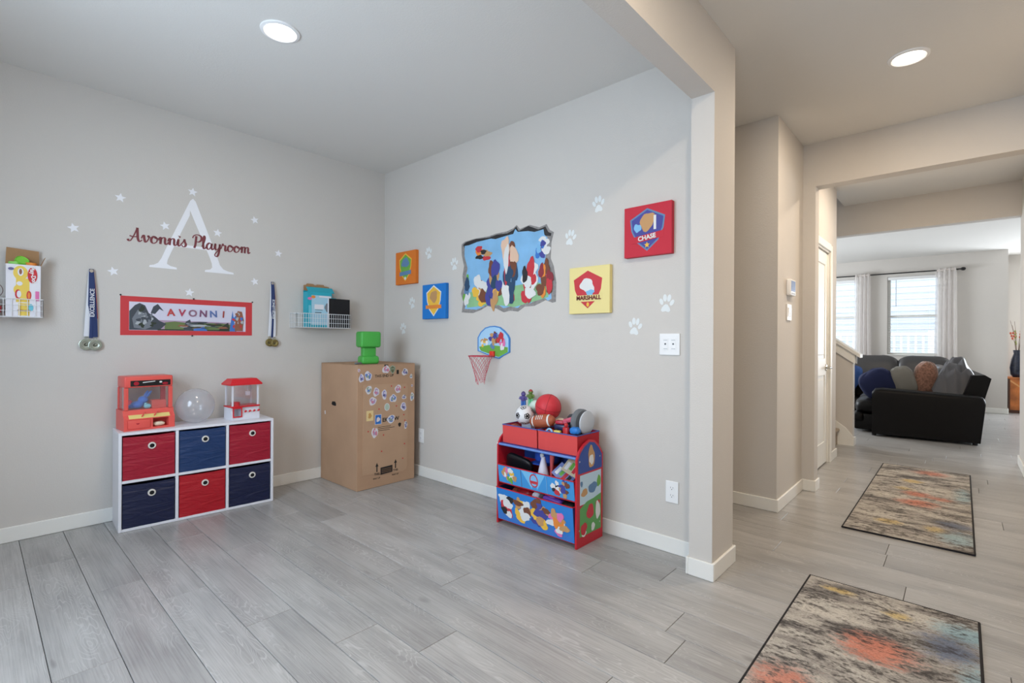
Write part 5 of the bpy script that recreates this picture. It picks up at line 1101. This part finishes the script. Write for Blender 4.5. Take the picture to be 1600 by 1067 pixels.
# middle row contents
o = single('black_case', 'black padded case leaning in the left of the middle organizer bin', 'case', M('black_leather', (22, 22, 26), 0.4), lambda bm: pillow(bm, (0, 0, 0), 0.105, 0.018, 0.075, 0.4, 0.5), (1.955, -0.262, 0.372), (0.35, 0.18, 0.05))
t = thing('blue_cap', 'royal blue cap with small white emblem under the organizer rail', 'cap', (2.085, -0.145, 0.405), 0.1)
part('crown', M('cap_blue', (34, 74, 168), 0.8), t, lambda bm: pillow(bm, (0, 0, 0.03), 0.085, 0.065, 0.055, 0.9, 0.8), True)
part('brim', M('cap_blue', None), t, lambda bm: pillow(bm, (0, -0.07, 0.0), 0.07, 0.045, 0.007, 0.7, 0.6), True)
part('emblem', S_WH, t, lambda bm: poly(bm, shield(0.0, 0.045, 0.014, 0.018), -0.066, -0.060))
def cone(bm): lathe(bm, [(0.036, 0), (0.034, 0.02), (0.022, 0.08), (0.014, 0.11), (0.012, 0.125), (0.003, 0.13)], seg=18)
o = single('white_bottle', 'white tapering bottle in the middle organizer bin', 'bottle', M('bottle_white', (216, 212, 226), 0.4), cone, (2.155, -0.275, 0.34))
o = single('red_stick', 'red and grey stick standing beside the white bottle', 'toy', M('toy_salmon', (206, 84, 84), 0.5), lambda bm: tube(bm, [(0, 0, 0), (0.002, 0, 0.07), (0.004, 0.004, 0.15)], [0.008, 0.010, 0.016], 12), (2.208, -0.262, 0.335))
mags = [((2.345, -0.175, 0.405), (1.05, 0.45, 0.2), (196, 206, 226), 'pale blue comic book leaning at the right of the middle bin'), ((2.36, -0.245, 0.425), (0.8, 0.35, 0.1), (206, 190, 160), 'colourful comic book on top of the pale blue one'), ((2.30, -0.26, 0.382), (0.9, 0.62, 0.1), (120, 132, 186), 'lilac comic book sliding down in the middle bin')]
for k, (l, r_, c, lab) in enumerate(mags):
    t = thing('comic_book', lab, 'book', l, 0, 'comic books in the middle bin'); t.rotation_euler = r_
    part('cover', M('book_cover_%d' % k, c, 0.4), t, lambda bm: box(bm, -0.062, 0.062, -0.045, 0.045, -0.002, 0.002))
    bmx = NB(); ms = [S_WH, S_GN, S_RD, STONED]
    for q in range(4): box(bmx, -0.05+0.026*q, -0.03+0.026*q, -0.03+0.01*(q % 2), 0.02+0.01*(q % 3), 0.0021, 0.0024, mi=q)
    out(bmx, 'cover_print', ms, t)
# bottom bin contents
o = single('red_toy', 'dark red rounded toy in the bottom organizer bin', 'toy', M('toy_wine', (150, 24, 34), 0.35), lambda bm: pillow(bm, (0, 0, 0), 0.058, 0.045, 0.036, 0.8, 0.9, wob=0.05, seed=3), (2.01, -0.255, 0.208))
o = single('white_toy', 'white toy beside the dark red one in the bottom bin', 'toy', M('toy_off_white', (210, 206, 214), 0.4), lambda bm: pillow(bm, (0, 0, 0), 0.026, 0.04, 0.035, 0.6, 0.8, wob=0.04, seed=8), (2.11, -0.265, 0.212))
o = single('purple_toy', 'purple toy vehicle in the bottom organizer bin', 'toy', M('toy_purple', (116, 66, 170), 0.35), lambda bm: [pillow(bm, (0, 0, 0), 0.07, 0.035, 0.024, 0.5, 0.7), pillow(bm, (-0.01, 0, 0.018), 0.03, 0.025, 0.018, 0.7, 0.8)], (2.235, -0.27, 0.218), (0, 0.1, 0.1))
o = single('brown_toy', 'brown toy in the left of the bottom organizer bin', 'toy', M('toy_brown', (136, 62, 46), 0.5), lambda bm: pillow(bm, (0, 0, 0), 0.036, 0.04, 0.03, 0.8, 0.9, wob=0.06, seed=6), (1.925, -0.245, 0.20))
o = single('black_toy', 'black toy at the right of the bottom organizer bin', 'toy', BLACK, lambda bm: pillow(bm, (0, 0, 0), 0.05, 0.045, 0.028, 0.6, 0.8, wob=0.05, seed=11), (2.355, -0.262, 0.21))

# ================================================================ HALL
def rug(name, label, x0, x1, y0, y1, patches):
    t = thing(name, label, 'rug', ((x0+x1)/2, (y0+y1)/2, 0.0006), 0, 'runner rugs in the hall'); a, b = (x1-x0)/2, (y1-y0)/2
    part('pile', make_rug_material(name + '_pile', patches), t, lambda bm: box(bm, -a+0.006, a-0.006, -b+0.006, b-0.006, 0, 0.010, 0.003, 1))
    part('edge_binding', M('rug_binding', (34, 32, 34), 0.9), t, lambda bm: tube(bm, [(-a+0.005, -b+0.005, 0.006), (a-0.005, -b+0.005, 0.006), (a-0.005, b-0.005, 0.006), (-a+0.005, b-0.005, 0.006)], 0.0058, 6, True))
    return t
OR, YE, BL, LB, CR = (208, 132, 110), (204, 180, 124), (98, 110, 134), (150, 178, 188), (208, 202, 192)
t = rug('runner_rug', 'distressed grey runner rug with orange patch in the near foreground', 3.477, 4.100, -1.98, 0.213,
    [(0.02, 0.58, 0.13, 0.11, OR, 0.9), (-0.17, 1.00, 0.07, 0.028, YE, 0.9), (0.05, 0.92, 0.055, 0.04, YE, 0.85), (0.26, 0.93, 0.10, 0.10, LB, 0.9), (0.22, 0.76, 0.11, 0.12, BL, 0.85), (0.29, 0.55, 0.05, 0.16, LB, 0.7), (-0.02, 0.99, 0.10, 0.03, CR, 0.8), (-0.18, 0.73, 0.14, 0.05, CR, 0.8), (-0.2, 0.1, 0.1, 0.15, OR, 0.8), (0.1, -0.5, 0.15, 0.1, YE, 0.8), (-0.1, -0.8, 0.15, 0.15, LB, 0.8)])
t = rug('runner_rug', 'distressed grey runner rug farther down the hall toward the sofa', 3.477, 4.100, 1.093, 3.318,
    [(0.05, 0.92, 0.12, 0.10, OR, 0.85), (-0.06, 0.50, 0.07, 0.07, YE, 0.8), (-0.08, 0.20, 0.07, 0.06, YE, 0.8), (0.0, 0.08, 0.09, 0.09, OR, 0.85), (0.02, -0.20, 0.12, 0.11, OR, 0.85), (0.14, 0.02, 0.07, 0.06, OR, 0.6), (-0.10, -0.80, 0.08, 0.06, YE, 0.85), (0.13, -0.78, 0.06, 0.07, YE, 0.7), (0.26, 0.25, 0.06, 0.22, LB, 0.8), (0.22, -0.62, 0.10, 0.12, BL, 0.7), (0.24, -0.90, 0.10, 0.14, LB, 0.75), (0.10, 0.25, 0.2, 0.12, CR, 0.6), (-0.15, -0.10, 0.12, 0.08, CR, 0.7)])
# thermostat and switch on the hall wall (front faces +x)
t = thing('thermostat', 'white thermostat with blue screen on the hall corner wall', 'thermostat', (3.0975, 1.42, 1.572), RA)
part('case', WHITE, t, lambda bm: box(bm, -0.075, 0.075, -0.028, 0, -0.058, 0.058, 0.006, 3), True)
part('screen', M('screen_blue', (92, 120, 176), 0.25), t, lambda bm: box(bm, -0.058, 0.058, -0.0292, -0.028, -0.028, 0.048))
part('lower_band', M('mark_grey', None), t, lambda bm: box(bm, -0.05, 0.05, -0.0290, -0.028, -0.05, -0.038))
t = thing('light_switch', 'white double light switch below the thermostat', 'switch', (3.0975, 1.405, 1.392), RA)
part('plate', WHITE, t, lambda bm: box(bm, -0.058, 0.058, -0.008, 0, -0.06, 0.06, 0.003, 2))
for x in (-0.023, 0.023): part('rocker', WHITE, t, lambda bm: polyx(bm, [(-0.008, -0.033), (-0.011, -0.033), (-0.014, 0.033), (-0.008, 0.033)], x-0.016, x+0.016))
# ================================================================ LIVING ROOM
def leather_mat(name, rgb, rough):
    return M(name, rgb, rough, spec=0.18 if rough > 0.4 else 0.5, bump=0.25, bscale=7)
LEA = leather_mat('black_leather_sofa', (7, 5, 5), 0.46); LEA2 = leather_mat('charcoal_leather_cushion', (62, 60, 60), 0.33)
sf = thing('sectional_sofa', 'dark leather sectional sofa at the end of the hallway', 'sofa', (4.20, 5.10, 0), math.radians(4))
# local x: -1.2 (left) .. 0 (right), y: 0 near .. 3.5 far
def arm_fn(bm):
    # near arm: front view outline, right end leaning outwards
    P = [(-1.0, 0.03), (0.0, 0.03), (0.045, 0.50), (0.03, 0.545), (-0.01, 0.56), (-0.9, 0.60), (-0.97, 0.59), (-1.0, 0.55)]
    poly(bm, P, 0.0, 0.27)
    es = [e for e in bm.edges if max(v.co.z for v in e.verts) > 0.49 and abs(e.verts[0].co.y-e.verts[1].co.y) < 1e-5 and min(v.co.z for v in e.verts) > 0.4]
    bmesh.ops.bevel(bm, geom=es, offset=0.05, segments=4, profile=0.5, affect='EDGES')
part('near_arm', LEA, sf, arm_fn, True)
part('plinth', LEA, sf, lambda bm: [box(bm, -1.2, -0.02, 0.28, 3.4, 0.03, 0.24, 0.02, 2)], True)
part('left_plinth', LEA, sf, lambda bm: box(bm, -2.55, -1.21, 2.45, 3.4, 0.03, 0.24, 0.02, 2), True)
def back_fn(bm):
    poly(bm, [(-0.20, 0.25), (0.0, 0.05), (0.06, 0.52), (0.115, 0.76), (0.06, 0.80), (-0.05, 0.79), (-0.13, 0.55)], 0.275, 3.45)
part('right_back', LEA, sf, back_fn, True)
part('far_back', LEA, sf, lambda bm: polyx(bm, [(3.12, 0.245), (3.16, 0.60), (3.22, 0.78), (3.34, 0.80), (3.42, 0.72), (3.40, 0.05), (3.402, 0.03)], -2.55, -0.21), True)
for k in range(3): part('seat_cushion', LEA, sf, lambda bm: pillow(bm, (-0.70, 0.63+k*0.75, 0.335), 0.50, 0.37, 0.10, 0.25, 0.5, wob=0.006, seed=k), True)
part('footrest', LEA, sf, lambda bm: pillow(bm, (-1.15, 0.45, 0.19), 0.06, 0.19, 0.07, 0.35, 0.5), True)
for x in (-1.62, -2.22): part('seat_cushion', LEA, sf, lambda bm: pillow(bm, (x, 2.78, 0.335), 0.30, 0.36, 0.10, 0.25, 0.5, wob=0.006, seed=11), True)
for k, x in enumerate((-0.42, -1.10, -1.80)): part('back_cushion', LEA2, sf, lambda bm: pillow(bm, (x, 3.02, 0.69), 0.36, 0.16, 0.265, 0.35, 0.55, wob=0.012, seed=20+k, mtx=Matrix.Rotation(-0.14, 4, 'X')), True)
for k, y in enumerate((1.5, 2.2)): part('side_cushion', LEA2, sf, lambda bm: pillow(bm, (-0.27, y, 0.63), 0.13, 0.35, 0.21, 0.4, 0.6, wob=0.012, seed=30+k, mtx=Matrix.Rotation(0.15, 4, 'Y')), True)
for x, y in ((-1.0, 0.05), (-0.06, 0.05), (-2.5, 3.3), (-0.06, 3.3)): part('foot', BLACK, sf, lambda bm: cyl(bm, (x+0.02, y+0.02, 0.001), 0.025, 0.03, 'z', 12))
# cushions and blanket
def cush(name, label, mat, c, s, rot, seed, e=0.4, ez=0.75, wob=0.02, cat='cushion'):
    m = Matrix.Rotation(rot[2], 4, 'Z') @ Matrix.Rotation(rot[1], 4, 'Y') @ Matrix.Rotation(rot[0], 4, 'X')
    o = part(name, mat, None, lambda bm: pillow(bm, (0, 0, 0), s[0], s[1], s[2], e, ez, 32, 20, m, wob, seed), True, angle=80); o.location = c
    return tag(o, label, cat, 'cushions on the sofa' if cat == 'cushion' else None)
cush('throw_pillow', 'navy blue throw pillow leaning behind the near sofa arm', M('navy_cotton', (22, 30, 66), 0.9, bump=0.4, bscale=20), (3.205, 5.60, 0.62), (0.20, 0.12, 0.20), (0.2, -0.55, 0.1), 51, 0.5, 0.7)
cush('throw_pillow', 'grey throw pillow between the navy and the brown furry one', M('grey_cotton', (120, 118, 112), 0.9, bump=0.4, bscale=20), (3.475, 5.62, 0.68), (0.13, 0.09, 0.19), (0.15, -0.35, 0.1), 52, 0.5, 0.7)
o = cush('fur_pillow', 'brown furry round pillow on the sofa', M('brown_fur', (134, 98, 82), 1.0, spec=0.1, bump=1.0, bscale=70, var=0.45, vscale=45, sheen=0.6), (3.695, 5.66, 0.72), (0.125, 0.10, 0.215), (0.1, 0.1, 0.0), 53, 0.8, 0.8)
cush('throw_pillow', 'denim blue pillow at the far left of the sofa, beyond the stair wall', M('denim', (48, 78, 134), 0.9, bump=0.4, bscale=20), (2.66, 7.45, 0.58), (0.12, 0.20, 0.21), (0, 0.35, 0.2), 54, 0.5, 0.7)
def blanket(bm):
    n, m = 60, 40; g = []
    for j in range(m+1):
        row = []
        for i in range(n+1):
            u, v = i/n, j/m; cu_ = u-0.5
            x = 0.47*cu_*(0.95+0.03*math.cos(v*PI)); y = -0.30 + 0.80*v
            prof = max(0.0, 1-(abs(cu_)/0.5)**2.4)*(0.42+0.58*math.sin(min(1.0, 0.12+v*1.1)*PI*0.62)**1.2)
            fold = 0.030*math.sin(9*v+16*cu_*(1.3-v)+1.0) + 0.022*math.sin(22*v-13*cu_) + 0.009*math.sin(34*cu_*(1.2-0.5*v)+5*v)
            z = 0.36*prof + fold*(0.35+prof)
            if v < 0.12: z = z - (0.12-v)/0.12*(z+0.16)
            row.append(bm.verts.new((x + 0.012*math.sin(14*v+6*u), y, z)))
        g.append(row)
    for j in range(m):
        for i in range(n): bm.faces.new((g[j][i], g[j][i+1], g[j+1][i+1], g[j+1][i]))
    bmesh.ops.solidify(bm, geom=bm.faces[:], thickness=0.010)
o = part('blanket', M('charcoal_satin', (118, 117, 122), 0.36, spec=0.5, sheen=0.2), None, blanket, True, angle=80); o.location = (3.985, 5.70, 0.585)
tag(o, 'crumpled charcoal grey blanket heaped on the sofa end', 'blanket')
# curtains and rod
rod = thing('curtain_rod', 'black curtain rod above the living room windows', 'curtain rod', (3.0, YF-0.09, 2.455))
part('rod', BLACK, rod, lambda bm: tube(bm, [(-1.6, 0, 0), (1.02, 0, 0)], 0.011, 10), True)
for x in (-1.6, 1.02): part('finial', BLACK, rod, lambda bm: [ell(bm, (x+0.03, 0, 0), 0.035, 0.030, 0.030, 14, 10)], True)
for x in (-1.4, 0.98): part('rod_bracket', BLACK, rod, lambda bm: [box(bm, x-0.008, x+0.008, 0.008, 0.088, -0.008, 0.008)])
SHEER = Mclear('sheer_white', (244, 240, 238), 0.66, 0.6, 0.0)
def curtain(x0, x1, zb, label, seed):
    r = random.Random(seed); ph = r.uniform(0, 6)
    def fn(bm):
        n, m = 60, 14; g = []
        for j in range(m+1):
            v = j/m; row = []
            for i in range(n+1):
                u = i/n; sp = 1 + 0.12*v
                x = (u-0.5)*(x1-x0)*sp; y = (0.030+0.012*v)*math.sin(u*2*PI*4.2+ph+0.6*math.sin(3*v)) + 0.006*math.sin(u*37+v*4)
                row.append(bm.verts.new((x, y, (1-v)*(2.485-zb))))
            g.append(row)
        for j in range(m):
            for i in range(n): bm.faces.new((g[j][i], g[j][i+1], g[j+1][i+1], g[j+1][i]))
    t = thing('curtain', label, 'curtain', ((x0+x1)/2, YF-0.09, zb), 0, 'sheer white curtains')
    part('drape', SHEER, t, fn, True, angle=80)
    part('heading', M('curtain_heading', (206, 198, 192), 0.9), t, lambda bm: tube(bm, [(x, 0.0, 2.455-zb+0.0) for x in [(-0.5+k/8)*(x1-x0)*0.9 for k in range(9)]], [0.020+0.004*(k % 2) for k in range(9)], 10), True)
curtain(2.50, 2.76, 0.30, 'sheer white curtain right of the left living room window', 1)
curtain(3.69, 3.97, 0.30, 'sheer white curtain at the right end of the black rod', 2)
# vase with dry stems on a wooden stand
WOODS = M('amber_burl_wood', (176, 104, 52), 0.4, var=0.5, vscale=5); WDK = M('dark_stain', (74, 44, 30), 0.4)
t = thing('side_cabinet', 'low amber wood cabinet beyond the living room corner', 'cabinet', (4.88, 9.45, 0))
part('cabinet_frame', WDK, t, lambda bm: [box(bm, -0.26, 0.26, -0.22, 0.22, 0.001, 0.05), box(bm, -0.26, -0.235, -0.22, 0.22, 0.05, 0.575), box(bm, 0.235, 0.26, -0.22, 0.22, 0.05, 0.575)])
part('cabinet_front', WOODS, t, lambda bm: box(bm, -0.235, 0.235, -0.215, 0.21, 0.05, 0.575))
part('cabinet_top', WOODS, t, lambda bm: box(bm, -0.27, 0.27, -0.23, 0.23, 0.576, 0.60, 0.004, 1))
part('diagonal_batten', M('pale_batten', (206, 150, 92), 0.4), t, lambda bm: poly(bm, [(-0.235, 0.56), (-0.235, 0.53), (0.0, 0.33), (0.02, 0.345)], -0.223, -0.215))
t = thing('floor_vase', 'dark blue patterned vase on the amber wood cabinet', 'vase', (4.735, 9.36, 0.6008))
part('vase_body', M('vase_ink', (30, 36, 52), 0.3, var=0.6, vscale=22), t, lambda bm: lathe(bm, [(0.05, 0), (0.085, 0.05), (0.095, 0.16), (0.075, 0.30), (0.045, 0.40), (0.055, 0.46), (0.050, 0.46), (0.04, 0.40), (0.03, 0.3)], seg=28), True)
t = thing('dry_stems', 'spray of dry red and cream stems in the dark vase', 'flowers', (4.735, 9.36, 1.03))
rs = random.Random(5)
FLW = [M('petal_rust', (168, 84, 62), 0.8), M('petal_cream', (214, 196, 160), 0.8), M('petal_olive', (132, 136, 84), 0.8)]
TW = M('twig', (96, 76, 62), 0.8)
for k in range(12):
    a = rs.uniform(0, 6.28); sp = rs.uniform(0.03, 0.16); hh = rs.uniform(0.28, 0.60)
    tip = (sp*math.cos(a), sp*math.sin(a), hh)
    s_ = part('stem', TW, t, lambda bm: tube(bm, [(0.01*math.cos(a), 0.01*math.sin(a), -0.12), (tip[0]*0.4, tip[1]*0.4, hh*0.5), tip], 0.0025, 5))
    part('bloom', FLW[k % 3], s_, lambda bm: [ell(bm, (tip[0]*f, tip[1]*f, hh*f), 0.014, 0.014, 0.022, 8, 6) for f in ((1.0, 0.86, 0.72) if k % 2 else (0.6, 0.5))], True)
# ================================================================ OUTSIDE THE WINDOWS
GR = M('outside_ground', (150, 150, 146), 0.9)
struct(part('ground_outside', GR, None, lambda bm: box(bm, -14, 22, 10.1, 40, -0.6, -0.5)), 'pale ground outside', 'ground')
hs = thing('neighbour_house', 'pale blue sided house seen through the living room windows', 'house', (3.2, 17.0, -0.5))
SID = M('siding_blue_grey', (196, 208, 220), 0.8); HW = M('house_white', (236, 236, 236), 0.7)
part('house_core', SID, hs, lambda bm: box(bm, -9, 7, 0.05, 5, 0, 7.5))
def boards(bm):
    z = 0.0
    while z < 7.3: polyx(bm, [(0.045, z), (0.02, z), (0.04, z+0.19), (0.045, z+0.19)], -9, 7); z += 0.19
o = part('lap_siding', SID, hs, boards); o['kind'] = 'stuff'
for x in (-3.4, 1.1):
    f = part('house_window', HW, hs, lambda bm: [box(bm, x-0.7, x-0.55, -0.03, 0.05, 1.6, 3.5), box(bm, x+0.55, x+0.7, -0.03, 0.05, 1.6, 3.5), box(bm, x-0.55, x+0.55, -0.03, 0.05, 1.6, 1.75), box(bm, x-0.55, x+0.55, -0.03, 0.05, 3.35, 3.5)])
    part('house_pane', M('far_pane', (150, 190, 206), 0.1), f, lambda bm: box(bm, x-0.55, x+0.55, 0.0, 0.03, 1.75, 3.35))
part('corner_post', HW, hs, lambda bm: box(bm, 3.0, 3.35, -0.05, 0.05, 0, 7.3))
dk = thing('deck', 'white railed deck outside the living room windows', 'deck', (3.2, 13.8, -0.5))
part('deck_floor', M('deck_grey', (176, 172, 168), 0.8), dk, lambda bm: box(bm, -5, 3.0, 0, 2.6, 0.75, 0.9))
part('top_rail', HW, dk, lambda bm: box(bm, -5, 3.0, -0.04, 0.04, 1.86, 1.94)); part('bottom_rail', HW, dk, lambda bm: box(bm, -5, 3.0, -0.03, 0.03, 1.0, 1.06))
for k in range(54): part('baluster', HW, dk, lambda bm: box(bm, -4.95+k*0.148, -4.90+k*0.148, -0.02, 0.02, 1.06, 1.86))
for x in (-5, -2.4, 0.2, 2.9): part('deck_post', HW, dk, lambda bm: box(bm, x, x+0.12, -0.06, 0.06, 0, 2.0))
bp = thing('brick_pier', 'rust red brick pier beside the white deck outside', 'pier', (6.9, 14.6, -0.5))
part('brickwork', M('brick_rust', (186, 122, 98), 0.9, var=0.2, vscale=12), bp, lambda bm: box(bm, -0.55, 0.55, 0, 0.6, 0, 2.0)); part('pier_cap', HW, bp, lambda bm: box(bm, -0.62, 0.62, -0.07, 0.67, 2.0, 2.1))
